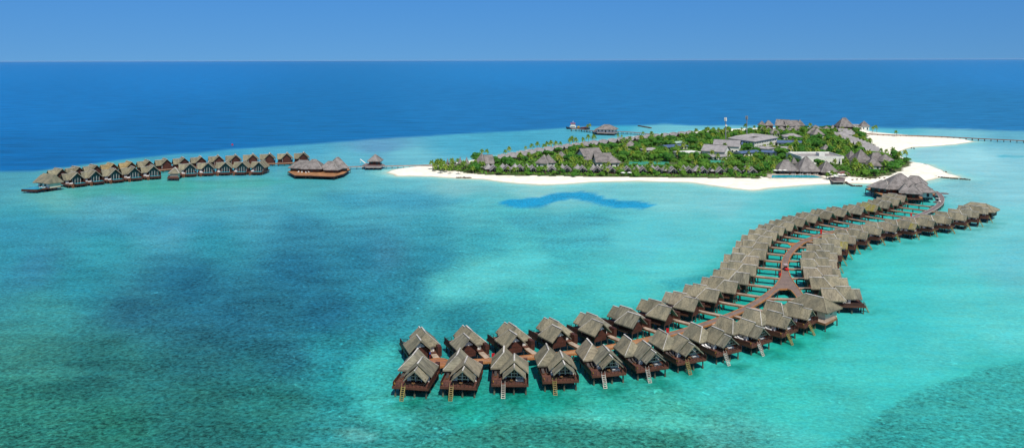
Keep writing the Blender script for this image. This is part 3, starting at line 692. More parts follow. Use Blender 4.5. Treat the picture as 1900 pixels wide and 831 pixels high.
for i in range(11):
    w = i in (7,8,9); src = LW if w else LD; cn = 'white' if w else 'dark'
    nm = '%s near-row villa from the round platform' % ORD[i]
    for k, lx in enumerate((3.3,4.3)):
        onvilla(src, ('near',i), lx, 8.2, 2.45, PI, '%s sun lounger %s, %s' % (cn, ('by the bedroom wall','by the timber screen')[k], nm), 'sun lounger', 'sun loungers on villa decks')
    onvilla(RG, ('near',i), 4.7, 11.7, 2.45, 0, 'yellow life ring at deck corner, %s' % nm, 'life ring', 'life rings on villa decks')
    if i in (2,4,5,6,7,8,9,10): onvilla(DB, ('near',i), -1.2, 10.2, 2.45, PI, 'white daybed under the porch, %s' % nm, 'daybed', 'daybeds under villa porches')
    else: onvilla(TB, ('near',i), -1.6, 10.7, 2.45, 0, 'small teak table by the rail, %s' % nm, 'table', 'teak tables under villa porches')
    onvilla(TB, ('near',i), .6, 11.0, 2.45, 0, 'round teak table before the doors, %s' % nm, 'table', 'teak tables under villa porches')
for i in range(0,17):
    nm = '%s villa past the hip-roofed pavilion' % ORD[i]
    onvilla(LW, ('east',i), 3.6, 8.2, 2.45, PI, 'white sun lounger on the open deck of the %s' % nm, 'sun lounger', 'sun loungers on villa decks')
    onvilla(DB, ('east',i), -1.2, 10.2, 2.45, PI, 'white daybed under the porch of the %s' % nm, 'daybed', 'daybeds under villa porches')

# red hose boxes and posts along the jetty
def hosebox(px, py, label, tall=1.1):
    p = G(px,py,JH); t = thing('hose_cabinet', label, 'fire cabinet', (p.x,p.y,JH+.01), 0, 'red fire cabinets along the jetty')
    MB().box(-.35,.35,-.22,.22,.25,tall).obj('box', RED, t); MB().box(-.38,.38,-.25,.25,tall+.002,tall+.07).obj('lid', RED, t)
    MB().box(-.28,-.2,-.1,.1,0,.25).box(.2,.28,-.1,.1,0,.25).obj('stand', DARK, t)
hosebox(915,664,'red fire cabinet on the jetty behind the third near-row villa roof')
hosebox(1238.5,617,'red fire cabinet on the jetty above the seventh near-row villa')
hosebox(1447,512,'red fire cabinet on the left edge of the jetty fork')
hosebox(1523.5,434,'tall red fire cabinet where the jetty passes behind the right row', 1.9)
hosebox(1690.5,401.5,'red fire cabinet on the far jetty bend before the restaurant', 1.5)
p = G(907.5,664.5,JH); t = thing('lamp_post', 'short red topped post beside a fire cabinet on the jetty', 'post', (p.x,p.y,JH+.01)); MB().tube((0,0,0),(0,0,.8),.05,.05).obj('pole', DARK, t); MB().box(-.12,.12,-.12,.12,.8,.98).obj('lamp', RED, t)
p = G(798,664,JH); t = thing('lamp_post', 'short blue topped post at the round platform', 'post', (p.x,p.y,JH+.02)); MB().tube((0,0,0),(0,0,1.1),.06,.06).obj('pole', RED, t); MB().box(-.16,.16,-.16,.16,1.1,1.4).obj('lamp', mat('blue_paint', (.02,.12,.45), .4, .1, 3.0), t)

# golf buggies
def buggy(px, py, rz, label, bodym, roofm, h=JH):
    p = G(px,py,h); t = thing('golf_buggy', label, 'golf cart', (p.x,p.y,h+.01), rz)
    b = MB().box(-.6,.6,-1.2,1.2,.28,.55)
    b.add([(-.55,-1.2,.55),(.55,-1.2,.55),(.55,-.6,.55),(-.55,-.6,.55),(-.5,-1.1,.8),(.5,-1.1,.8),(.5,-.62,.95),(-.5,-.62,.95)], [(4,5,6,7),(0,1,5,4),(1,2,6,5),(2,3,7,6),(3,0,4,7)]); b.obj('body', bodym, t)
    MB().box(-.5,.5,-.1,.35,.552,.85).box(-.5,.5,.35,.47,.85,1.25).obj('seat', CUSHD, t)
    MB().box(-.65,.65,-.85,1.1,1.86,1.95).obj('canopy', roofm, t)
    for x in (-.55,.55):
        for y in (-.7,1.0): MB().bar((x,y,.55),(x,y,1.86),.05,.05).obj('canopy_post', METAL, t)
    for x in (-.6,.6):
        for y in (-.8,.8): MB().tube((x-.07,y,.25),(x+.07,y,.25),.25,.25,12).obj('wheel', TYRE, t)
buggy(1458.3,500.5,R(2),'red and white golf cart driving on the jetty above the fork', RED, mat('canopy_pink', (.55,.42,.42), .5, .1, 2.0))
buggy(1740.5,374.8,R(40),'white golf cart parked on the platform at the jetty bend', WHITE, WHITE, JH-.03)

# ------------------------------------------------------------------ generic roofed buildings
FOOT = []   # (x, y, radius, eave) for trees to respect
def blk(t, xL, yL, xR, yR, d, eh, rh, kind='hipx', gz=1.2, over=.8, rm=None, wm=None, hip=None, wall=True, windows=True, t_=.35, cap=True, walltop=None):
    """one roof with its walls; front eave line surveyed at height eh. t = the building thing (not moved: its origin is used as offset)"""
    A, B = G(xL,yL,eh), G(xR,yR,eh); e = B-A; w = e.length; e.normalize(); n = Vector((-e.y,e.x,0))
    C = (A+B)/2+n*(d/2); ang = math.atan2(e.y,e.x)
    M = Matrix.Translation((C.x-t.location.x, C.y-t.location.y, 0)) @ Matrix.Rotation(ang,4,'Z')
    rm = rm or THATCH_GREY; wm = wm or WHITE
    gzl = gz
    mb = MB(); mb.M = M; cp = MB(); cp.M = M
    if kind in ('hipx','gabx','pyr'):
        mb.M = M @ Matrix.Rotation(-PI/2,4,'Z'); cp.M = mb.M     # ridge along local x
        h = {'hipx': (hip if hip is not None else min(d,w)*.5), 'gabx': 0, 'pyr': w/2}[kind]
        mb.roof(-d/2,d/2,-w/2,w/2,eh,rh,h,h,t_)
        a, b = -w/2+h, w/2-h
        if a > b: a = b = 0
        if b-a > .3: cap_line(cp, (0,a,rh),(0,b,rh),.5,.2)
        if h > 0:
            for sx in (-1,1):
                cap_line(cp, (0,a,rh),(sx*d/2,-w/2,eh),.4,.14); cap_line(cp, (0,b,rh),(sx*d/2,w/2,eh),.4,.14)
    elif kind in ('gaby','hipy'):
        h = 0 if kind == 'gaby' else (hip if hip is not None else w*.5)
        mb.roof(-w/2,w/2,-d/2,d/2,eh,rh,h,h,t_); cap_line(cp, (0,-d/2+h,rh),(0,d/2-h,rh),.5,.2)
        if h > 0:
            for sx in (-1,1):
                cap_line(cp, (0,-d/2+h,rh),(sx*w/2,-d/2,eh),.4,.14)
    elif kind == 'flat':
        mb.box(-w/2,w/2,-d/2,d/2,eh,rh)
    o = mb.obj('roof', rm, t)
    if cp.v and cap: cp.obj('ridge_cap', CAP if rm in (THATCH,) else MATS['ridge_grey'], o)
    FOOT.append((C.x, C.y, w/2, d/2, ang, eh))
    if wall:
        x, y = w/2-over, d/2-over
        mb = MB(); mb.M = M; mb.box(-x,x,-y,y,gzl-.3,eh+.15)
        top = eh+.15; rr = (rh-eh)
        if kind == 'gabx':
            for s in (-1,1):
                mb.add([(s*x,-y,top),(s*x,y,top),(s*x,0,eh+rr*(1-.15)-.3),(s*(x-.2),-y,top),(s*(x-.2),y,top),(s*(x-.2),0,eh+rr*.85-.3)], [(0,1,2),(5,4,3),(0,2,5,3),(1,4,5,2)])
        if kind == 'gaby':
            for s in (-1,1):
                mb.add([(-x,s*y,top),(x,s*y,top),(0,s*y,eh+rr*(1-.15)-.3),(-x,s*(y-.2),top),(x,s*(y-.2),top),(0,s*(y-.2),eh+rr*.85-.3)], [(0,1,2),(5,4,3),(0,2,5,3),(1,4,5,2)])
        wo = mb.obj('wall', wm, t)
        if windows:
            n_ = max(1, min(14, int(2*x/3.2)))
            for i in range(n_):
                xx = -x+2*x*(i+.5)/n_
                nm = 'door' if i == n_//2 else 'window'
                z0 = gz+.05 if nm == 'door' else gz+.8
                q = MB(); q.M = M; q.box(xx-.6,xx+.6,-y-.05,-y+.02,z0,min(gz+2.3,eh-.35)); q.obj(nm, GLASS, wo)
            q = MB(); q.M = M; q.box(x-.02,x+.05,-y*.5,y*.5,gz+.8,min(gz+2.1,eh-.35)); q.obj('window', GLASS, wo)
            q = MB(); q.M = M; q.box(-x-.05,-x+.02,-y*.5,y*.5,gz+.8,min(gz+2.1,eh-.35)); q.obj('window', GLASS, wo)
    return C, ang
mat('ridge_grey', (.30,.275,.25), .85, .2, 2.0, objvar=.1)
def bthing(name, label, cat, px, py, h=1.2, group=None):
    p = G(px,py,h); return thing(name, label, cat, (p.x,p.y,0), 0, group)
def deck_on_piles(t, pts, z, m=DECKW, step=4.0, fascia=.6, r=.17, edge=FASC):
    """polygon deck (pixel points at deck height) on a grid of piles"""
    P = [G(x,y,z) for x,y in pts]; o = t.location
    n = len(P); mb = MB()
    area = sum(P[i].x*P[(i+1)%n].y-P[(i+1)%n].x*P[i].y for i in range(n))
    if area < 0: P.reverse()
    vs = [(p.x-o.x,p.y-o.y,z) for p in P]+[(p.x-o.x,p.y-o.y,z-.15) for p in P]
    mb.add(vs, [tuple(range(n)), tuple(range(2*n-1,n-1,-1))]); d = mb.obj('deck', m, t)
    fb = MB()
    for i in range(n):
        a, b = P[i], P[(i+1)%n]; fb.bar((a.x-o.x,a.y-o.y,z-.25),(b.x-o.x,b.y-o.y,z-.25),.14,fascia)
    fb.obj('fascia', edge, t)
    xs = [p.x for p in P]; ys = [p.y for p in P]; X, Y = np.meshgrid(np.arange(min(xs)+.3,max(xs),step), np.arange(min(ys)+.3,max(ys),step))
    sd = poly_sd(X, Y, P); c = 0
    L_ = [(x,y) for x, y, s in zip(X.ravel(),Y.ravel(),sd.ravel()) if s > -.2]
    for p_ in P: L_.append((p_.x, p_.y))
    L_.sort(key=lambda q: q[1])
    for x, y in L_[:90]: MB().tube((x-o.x,y-o.y,-.4),(x-o.x,y-o.y,z-.16),r,r*.9,6).obj('stilt', PILE, t)

# pavilion in the near row, at the fork
t = bthing('pavilion', 'hip-roofed thatched pavilion with pale walls at the jetty fork', 'pavilion', 1500, 585, 0)
deck_on_piles(t, [(1488,566),(1506,592),(1531,600),(1553,589),(1528,566)], 2.2, step=3.6, edge=BRGS, m=BRG)
def pav_roof(t, cx, cy, ang, w, d, ez, rz, rm, wm, z):
    o = t.location; M = Matrix.Translation((cx-o.x, cy-o.y, 0)) @ Matrix.Rotation(ang,4,'Z')
    mb = MB(); mb.M = M; mb.roof(-w/2,w/2,-d/2,d/2,ez,rz,w*.42,w*.42,.35); r = mb.obj('roof', rm, t)
    cp = MB(); cp.M = M; h = w*.42; cap_line(cp, (0,-d/2+h,rz),(0,d/2-h,rz))
    cp.obj('ridge_cap', CAP, r)
    cp = MB(); cp.M = M
    for sy in (-1,1):
        for sx in (-1,1): cap_line(cp, (0,sy*(d/2-h),rz),(sx*w/2,sy*d/2,ez),.3,.1)
    cp.obj('hip_cap', rm, r)
    mb = MB(); mb.M = M; mb.box(-w/2+1.0,w/2-1.0,-d/2+1.2,d/2-1.2,z-.5,ez+.2); wl = mb.obj('wall', wm, t)
    mb = MB(); mb.M = M; mb.box(-w/2+.95,-w/2+1.0,-d/2+3.7,-d/2+5.2,z,z+2.1); mb.obj('door', DARK, wl)
    mb = MB(); mb.M = M; mb.box(-.6,.6,-d/2+1.15,-d/2+1.2,z+.9,z+1.9); mb.obj('window', GLASS, wl)
a = nearP[10][2]
# along the axis that runs from upper left to lower right in the photo
c1 = G(1478,546,7.2); c2 = G(1556,583,4.4)
cen = G(1499,572,4.6)
q = G(1495,543.5,7.3)*.5+G(1528,551.5,7.3)*.5
ax = G(1528,551.5,7.3)-G(1495,543.5,7.3); ang = math.atan2(ax.y,ax.x)+PI/2
pav_roof(t, q.x, q.y, ang, 8.2, 12.5, 4.5, 7.3, THATCH, CREAM, 2.2)
# pavilion at the far end of the outer right row
t = bthing('pavilion', 'broad hip-roofed thatched pavilion ending the outer right row', 'pavilion', 1822, 392, 0)
ra = G(1804,374.5,7.2); rb_ = G(1827,377,7.2); q = (ra+rb_)/2; ax = rb_-ra
pav_roof(t, q.x, q.y, math.atan2(ax.y,ax.x)+PI/2, 11, 15.5, 4.3, 7.2, THATCH, WOOD, 2.2)
deck_on_piles(t, [(1793,388),(1800,400),(1838,398),(1845,392),(1828,386)], 2.2, step=3.4)

# big over-water restaurant
t = bthing('restaurant', 'large over-water restaurant with many grey thatched hip roofs at the jetty head', 'restaurant', 1670, 352, 0)
deck_on_piles(t, [(1606,349.5),(1634,361),(1668,367),(1712,368.5),(1712,361),(1736,361),(1730,350),(1690,340),(1640,341)], 3.0, m=mat('restaurant_deck',(.42,.20,.085),.6,.2,2.0), step=4.2, edge=FASC, fascia=.8)
kw = dict(gz=3.0, over=1.6, wm=WOOD)
blk(t, 1607,345.5, 1650,351, 13, 5.6, 9.0, 'hipx', hip=5, **kw)
blk(t, 1643,350, 1716,352, 19, 5.8, 13.0, 'hipx', hip=9.0, **kw)
blk(t, 1672,342.5, 1714,346, 13, 6.0, 10.6, 'hipx', hip=3.5, **kw)
blk(t, 1690,355.5, 1738,357.5, 12, 5.6, 9.6, 'hipx', hip=5.0, gz=3.0, over=1.6, wm=WHITE)
blk(t, 1668,357, 1694,358.5, 10, 5.5, 9.9, 'hipx', hip=3.4, **kw)
blk(t, 1680,358, 1712,359.5, 9, 5.6, 9.8, 'pyr', **kw)

# ------------------------------------------------------------------ left arm: pool villas
def build_pool_villa(mirror):
    t = thing('pool_villa', None, None); mx = -1 if mirror else 1; z = 2.0
    def fin(mb, nm, m, par=t):
        if mirror: mb.mirror()
        return mb.obj(nm, m, par)
    fin(MB().box(-3.8,6.4,.2,12.8,z-.2,z), 'deck', DECKW)
    fin(MB().box(-3.9,-3.8,.2,12.8,z-.7,z+.04).box(6.4,6.5,.2,12.8,z-.7,z+.04).box(-3.9,6.5,12.8,12.9,z-.7,z+.04).box(-3.9,6.5,.1,.2,z-.7,z+.04), 'fascia', FASC)
    for x in (-3.5,1.3,6.0):
        for y in (.6,5,9.2,12.4): stilt_part(t, x, y, z-.2, .17, mx)
    w = MB().box(-3.0,3.0,.6,8.2,z,z+2.9); 
    for y0, y1 in ((.6,.8),(7.9,8.2)): w.add([(-3.0,y0,z+2.9),(3.0,y0,z+2.9),(0,y0,z+5.9),(-3.0,y1,z+2.9),(3.0,y1,z+2.9),(0,y1,z+5.9)], [(0,1,2),(5,4,3),(0,2,5,3),(1,4,5,2)])
    w.box(3.002,6.1,2.0,6.4,z,z+2.6)
    w.add([(6.1,2.0,z+2.6),(6.1,6.4,z+2.6),(6.1,4.2,z+4.9),(5.9,2.0,z+2.6),(5.9,6.4,z+2.6),(5.9,4.2,z+4.9)], [(0,1,2),(5,4,3),(0,2,5,3),(1,4,5,2)])
    wl = fin(w, 'wall', WOOD)
    g = MB().add([(-2.3,8.24,z+.05),(2.3,8.24,z+.05),(2.3,8.24,z+2.9),(0,8.24,z+5.3),(-2.3,8.24,z+2.9)], [(4,3,2,1,0)]); fin(g, 'glass_door', GLASS, wl)
    fr = MB()
    for x in (-2.3,-.8,.8,2.3): fr.box(x-.07,x+.07,8.25,8.33,z,z+2.9)
    fin(fr, 'door_frame', WHITE, wl)
    fin(MB().box(3.6,5.4,6.41,6.5,z,z+2.1), 'white_panel', WHITE, wl)
    fin(MB().box(2.98,3.08,.2,1.9,z,z+2.6).box(-3.08,-3.002,4.5,6.0,z,z+2.2), 'white_panel', WHITE, wl)
    fin(MB().box(-3.9,-3.7,6.0,11.5,z+.04,z+2.2), 'screen', WOOD)
    r1 = fin(MB().roof(-4.1,4.1,-.3,9.6,z+2.35,z+6.3,0,0,.32), 'roof', THATCH)
    c = MB(); cap_line(c, (0,-.3,z+6.3),(0,9.6,z+6.3)); fin(c, 'ridge_cap', CAP, r1)
    b = MB()
    for s in (-1,1): b.bar((0,9.5,z+6.15),(s*4.05,9.5,z+2.25),.12,.34)
    fin(b, 'barge_board', CAP, r1)
    m = MB(); m.M = Matrix.Translation((3.6,4.2,0)) @ Matrix.Rotation(-PI/2,4,'Z'); m.roof(-3.1,3.1,-3.2,3.2,z+2.2,z+5.6,0,0,.3)
    r2 = fin(m, 'roof', THATCHX); c = MB(); cap_line(c, (.9,4.2,z+5.6),(6.8,4.2,z+5.6)); fin(c, 'ridge_cap', CAP, r2)
    # plunge pool
    pb = fin(MB().box(-3.3,2.9,9.8,9.95,1.2,z+.3).box(-3.3,2.9,14.6,14.75,1.2,z+.3).box(-3.3,-3.15,9.95,14.6,1.2,z+.3).box(2.75,2.9,9.95,14.6,1.2,z+.3).box(-3.15,2.75,9.95,14.6,1.2,1.4), 'pool_basin', WOOD)
    fin(MB().box(-3.15,2.75,9.95,14.6,1.4,z+.26), 'pool_water', POOLW, pb)
    for x in (-2.8,0,2.5): stilt_part(t, x, 14.2, 1.2, .14, mx)
    l = MB()
    for x in (3.6,4.7): l.bar((x,12.9,z+.1),(x,15.0,-.4),.12,.2)
    for i in range(8):
        f = (i+.5)/8; l.box(3.6,4.7,12.9+2.1*f-.14,12.9+2.1*f+.14,z+.1-2.5*f,z+.17-2.5*f)
    fin(l, 'steps', BRGS)
    return freeze(t)
VPX = [(143.5,319.5),(178,316),(214.7,312.9),(250,310),(285.3,306.8),(352.8,302.7),(386,301.3),(418.2,300.3),(449.4,300.3),(480.2,299.4)]
UPX = [(116,313.2),(147.8,308.9),(180,305.2),(211.4,302),(244.7,299.9),(277.5,298.2),(310,294.8),(342.4,291.9),(374.1,290.4),(406.3,288.6),(437.6,287.5),(469.3,286.1),(500,284.7),(532,284),(563,283.3)]
PV, PU = build_pool_villa(False), build_pool_villa(True)
def row_pose(px, h, ly, sgn):
    P = [G(x,y,h) for x,y in px]; n = len(P)
    # smooth the depths along the row
    xs = np.array([p.x for p in P]); ys = np.array([p.y for p in P]); co = np.polyfit(xs, ys, 3); ys2 = .35*ys+.65*np.polyval(co, xs)
    out = []
    for i in range(n):
        s = np.polyval(np.polyder(co), xs[i]); e = Vector((1,s,0)).normalized(); nrm = Vector((e.y,-e.x,0))*sgn   # faces camera for sgn 1
        a = math.atan2(nrm.y,nrm.x)-PI/2
        k = ys2[i]/ys[i]
        out.append((xs[i]*k-nrm.x*ly, ys2[i]-nrm.y*ly, a))
    return out
vP = row_pose(VPX, 8.4, 9.6, 1); uP = row_pose(UPX, 8.4, -.3, -1)
if DEBUG:
    for L_ in (vP,uP):
        for x,y,a in L_: print(round(x,1),round(y,1),round(math.degrees(a)))
LBED = None
for i, (x,y,a) in enumerate(vP):
    v = PV if i == 0 else copy_tree(PV); v.location = (x,y,0); v.rotation_euler = (0,0,a)
    tag(v, 'pool villa facing the camera, %s %s in the left arm' % (ORD[i if i < 5 else i-5], 'from the tip' if i < 5 else 'right of the hut'), 'villa', 'pool villas along the front of the left arm')
    villas['pool',i] = (v,x,y,a,1)
    onvilla(DB, ('pool',i), 3.9, 10.2, 2.0, 0, 'white daybed by the plunge pool of the %s front villa, left arm' % ORD[i], 'daybed', 'daybeds beside plunge pools')
for i, (x,y,a) in enumerate(uP):
    v = PU if i == 0 else copy_tree(PU); v.location = (x,y,0); v.rotation_euler = (0,0,a)
    tag(v, 'pool villa with red gable, %s from the left end of the back row, left arm' % ORD[i], 'villa', 'pool villas along the back of the left arm')
    villas['back',i] = (v,x,y,a,-1)
bpy.context.view_layer.update()
for i in (3,4):
    for o in part_of(villas['back',i][0], 'roof'): override(o, THATCH_GOLD)
# jetty of the left arm
def simple_jetty(name, label, pts, h, w, m, ke, step=4.0, pil=True, r=.17):
    P = [G(x,y,h) for x,y in pts] if not isinstance(pts[0], Vector) else pts
    S, W = subdiv(P, [w]*len(P), 3)
    o = Vector((P[0].x,P[0].y,0)); t = thing(name, label, 'jetty', tuple(o))
    def put(mb, nm, mm): mb.v = [(x-o.x,y-o.y,z) for x,y,z in mb.v]; return mb.obj(nm, mm, t)
    mb = MB(); strip(mb, S, W, h-.2, h); put(mb, 'walkway', m)
    for s in (-1,1):
        mb = MB(); strip(mb, S, W, h-.5, h+.07, s*1.0, .18); put(mb, 'kerb', ke)
    ps = resample(S, step)
    rest = MB()
    for i, (q, d) in enumerate(ps):
        nn = Vector((-d.y,d.x,0))*(w/2-.2); mb = MB() if i < 95 else rest
        for s in (-1,1): mb.tube((q.x+nn.x*s,q.y+nn.y*s,-.4),(q.x+nn.x*s,q.y+nn.y*s,h-.2),r,r,6)
        if i < 95: put(mb, 'pile_pair', PILE)
    if rest.v: put(rest, 'far_piles', PILE)['kind'] = 'stuff'
    return t
mid = []
for i in range(len(uP)):
    x,y,a = uP[i]; mid.append(Vector((x+math.sin(a)*5.0, y-math.cos(a)*5.0, 2.0)))
simple_jetty('jetty', 'narrow timber jetty running between the two rows of the left arm', mid+[G(590,310,2.0)], 2.0, 2.2, BRG, BRGS)
simple_jetty('jetty', 'straight timber jetty between the spa building and the sandy left tip of the island', [(640,309,),(700,307.5),(760,306.5),(806,305)], 2.0, 2.2, JETG, JETGE)
# kiosk hut
t = bthing('kiosk', 'small thatched hut with pale wall between the left-arm pool villas', 'hut', 321, 325, 0)
blk(t, 311.5,321.5, 333,321, 7, 4.0, 7.4, 'pyr', gz=2.0, over=1.0, rm=THATCH, wm=CREAM, windows=False)
deck_on_piles(t, [(310.5,329.5),(332,329.5),(330,325),(313,325)], 2.0, step=3)
# end villa with the rounded white wall
t = bthing('end_villa', 'large villa with rounded white gable wall at the left tip of the left arm', 'villa', 88, 345, 0)
C0 = G(88,346,2.0); o = t.location; ea = math.atan2(*(lambda e: (e.y,e.x))(G(140,338,0)-G(90,346,0)))
RC = G(91,322,9.4); M = Matrix.Translation((RC.x-o.x, RC.y-o.y, 0)) @ Matrix.Rotation(R(-32),4,'Z') @ Matrix.Translation((-.75,0,0)); ea = R(-32)
P0 = G(66,348.5,2.2); MP = Matrix.Translation((P0.x-o.x, P0.y-o.y, 0)) @ Matrix.Rotation(R(-8),4,'Z')
def em(fn, nm, m, par=t):
    mb = MB(); mb.M = M; fn(mb); return mb.obj(nm, m, par)
rr = em(lambda b: (setattr(b,'M', M @ Matrix.Rotation(-PI/2,4,'Z')), b.roof(-4.6,4.6,-5.5,8.2,4.8,9.4,0,1.2,.35)), 'roof', THATCH)
r3 = em(lambda b: (setattr(b,'M', M @ Matrix.Translation((-4.0,0,0)) @ Matrix.Rotation(.35-PI/2,4,'Z')), b.roof(-4.2,4.2,-4.5,1.5,4.5,8.6,2.0,0,.35)), 'roof', THATCH)
def rw(b):
    pts = [(-3.0,2.0),(3.1,2.0),(3.3,3.6),(2.8,5.6),(1.9,7.2),(.5,8.3),(-.5,8.3),(-1.7,7.0),(-2.6,5.0)]
    b.add([(7.3,y,z) for y,z in pts]+[(6.6,y,z) for y,z in pts], [tuple(range(9)), tuple(range(17,8,-1))]+[(i,9+i,9+(i+1)%9,(i+1)%9) for i in range(9)])
w1 = em(rw, 'rounded_wall', CREAM)
em(lambda b: b.box(7.31,7.36,-.9,-.5,7.0,7.6).box(7.31,7.36,.5,.9,7.0,7.6), 'window', GLASS, w1)
em(lambda b: b.box(-4.5,6.58,-3.4,3.4,2.0,4.9), 'wall', WHITE)
em(lambda b: b.box(-2.6,0,-3.5,-3.41,2.1,4.4).box(2,4.2,-3.5,-3.41,2.1,4.4), 'glass_door', GLASS)
em(lambda b: b.box(-6.5,7.6,-7.5,4.5,1.7,2.0), 'deck', FASC)
em(lambda b: (setattr(b,'M',MP), b.box(-5,5,-5,5,1.0,2.2)), 'pool_basin', WOOD)
em(lambda b: (setattr(b,'M',MP), b.box(-4.7,4.7,-4.7,4.7,2.202,2.24)), 'pool_water', POOLW)
for xx in (-4,0,4):
    for yy in (-4,4): em(lambda b: (setattr(b,'M',MP), b.tube((xx,yy,-.4),(xx,yy,1.0),.17)), 'stilt', PILE)
for xx in (-5,-1,3,7):
    for yy in (-6,-2,3): em(lambda b: b.tube((xx,yy,-.4),(xx,yy,1.7),.17), 'stilt', PILE)
for k, (lx,ly) in enumerate(((3.5,-5.2),(.5,-5.4),(-8.0,1.2))):
    pp = M @ Vector((lx,ly,0)); ob = copy_tree(LW); ob.location = (pp.x+o.x, pp.y+o.y, 2.0 if k < 2 else 2.05); ob.rotation_euler = (0,0,ea)
    tag(ob, ['white sun lounger at the right side of the end villa deck','white sun lounger mid-deck at the left end villa','white sun lounger above the end villa pool'][k], 'sun lounger', 'sun loungers on villa decks')
em(lambda b: b.box(-9.5,-6.55,-.8,2.5,1.7,2.0), 'deck', FASC)

# spa building on stilts between left arm and island
t = bthing('spa_building', 'long over-water building of joined grey thatched hip roofs beside the left arm', 'building', 590, 322, 0)
deck_on_piles(t, [(534,318),(547,325),(575,325.5),(620,327),(638,322),(650,314),(640,308),(560,308)], 2.4, m=MATS['restaurant_deck'], step=4.0)
kw = dict(gz=2.4, over=1.2, wm=WOOD)
blk(t, 534,311, 574,313, 12, 4.6, 9.2, 'hipx', hip=5, **kw)
blk(t, 558,313, 597,313, 13, 4.8, 10.2, 'hipx', hip=5.5, **kw)
blk(t, 592,312.5, 622,313.5, 10, 4.6, 9.0, 'hipx', hip=4, **kw)
blk(t, 600,314.5, 628,315, 9, 4.6, 9.2, 'pyr', **kw)
blk(t, 612,313, 648,311, 12, 4.8, 11.4, 'hipx', hip=5.6, **kw)
# water sports hut
t = bthing('water_sports_hut', 'pyramid-roofed hut on stilts along the jetty left of the island tip', 'hut', 692, 307, 0)
blk(t, 681,299, 707,299, 9.5, 5.0, 9.4, 'pyr', gz=2.3, over=1.2, wm=WOOD)
deck_on_piles(t, [(672,306.5),(678,309.5),(707,309.5),(714,305.5),(706,302.5),(680,302.5)], 2.2, step=3, edge=JETGE, m=JETG)
p = G(678,303,2.2); q = G(671,297,4.5); o = t.location
MB().bar((p.x-o.x,p.y-o.y,2.4),(p.x-o.x-4,p.y-o.y+2,5.0),1.0,.15).bar((p.x-o.x-4,p.y-o.y+2,5.0),(p.x-o.x-4,p.y-o.y+2,2.2),.2,.2).obj('slipway', WHITE, t)
# thatched sun shades etc. on the spa deck
def parasol(P, label, col=WHITE, r=1.6, h=2.5, group='white parasols'):
    t = thing('parasol', label, 'parasol', tuple(P), random.random()*3, group)
    MB().tube((0,0,0),(0,0,h+.45),.05,.04).obj('pole', METAL, t)
    n = 8; vs = [(r*math.cos(2*PI*i/n), r*math.sin(2*PI*i/n), h-.05) for i in range(n)]+[(0,0,h+.5)]+[(r*math.cos(2*PI*i/n), r*math.sin(2*PI*i/n), h-.12) for i in range(n)]+[(0,0,h+.42)]
    MB().add(vs, [(i,(i+1)%n,n) for i in range(n)]+[(n+1+(i+1)%n,n+1+i,2*n+1) for i in range(n)]+[(i,n+1+i,n+1+(i+1)%n,(i+1)%n) for i in range(n)]).obj('canopy', col, t)
    return t
for k, (x,y) in enumerate(((553,319.8),(560,320.6),(568,321),(574,320))):
    onP = G(x,y,2.4); ob = copy_tree(LW); ob.location = onP+Vector((0,0,.01)); ob.rotation_euler = (0,0,.2*k)
    tag(ob, '%s white sun lounger from the left on the spa building deck' % ORD[k], 'sun lounger', 'sun loungers on the spa deck')
for k, (x,y) in enumerate(((1686,363.5),(1693,363.8),(1700,364))):
    P = G(x,y,3.0); ob = copy_tree(DB); ob.location = P+Vector((0,0,.01)); ob.rotation_euler = (0,0,0)
    tag(ob, '%s white daybed from the left on the restaurant front deck' % ORD[k], 'daybed', 'daybeds on the restaurant deck')

# ------------------------------------------------------------------ far pier, boat, long jetty, masts
simple_jetty('jetty', 'far timber pier with a boat at its outer end behind the island', [(1060,239),(1075,239),(1090,241),(1112,243),(1140,243),(1175,245),(1210,248.3),(1240,250.2)], 2.4, 3.2, JETG, JETGE, 5.0, r=.25)
simple_jetty('jetty', 'long thin timber jetty leaving the right sand spit towards the frame edge', [(1608,247.5),(1650,249.5),(1700,251.2),(1760,253.6),(1830,257.2),(1900,260.5),(1960,263.5)], 2.2, 2.6, JET, BRGS, 5.0, r=.25)
t = bthing('arrival_pavilion', 'grey hip-roofed arrival pavilion on the far pier', 'pavilion', 1123, 243, 0)
blk(t, 1104,239.5, 1142.5,240.5, 15, 5.4, 9.8, 'hipx', hip=8, gz=2.4, over=1.5)
deck_on_piles(t, [(1100,243.6),(1108,246),(1140,247),(1146,244.6),(1140,241),(1104,240)], 2.4, step=4.5, m=JETG, edge=JETGE)
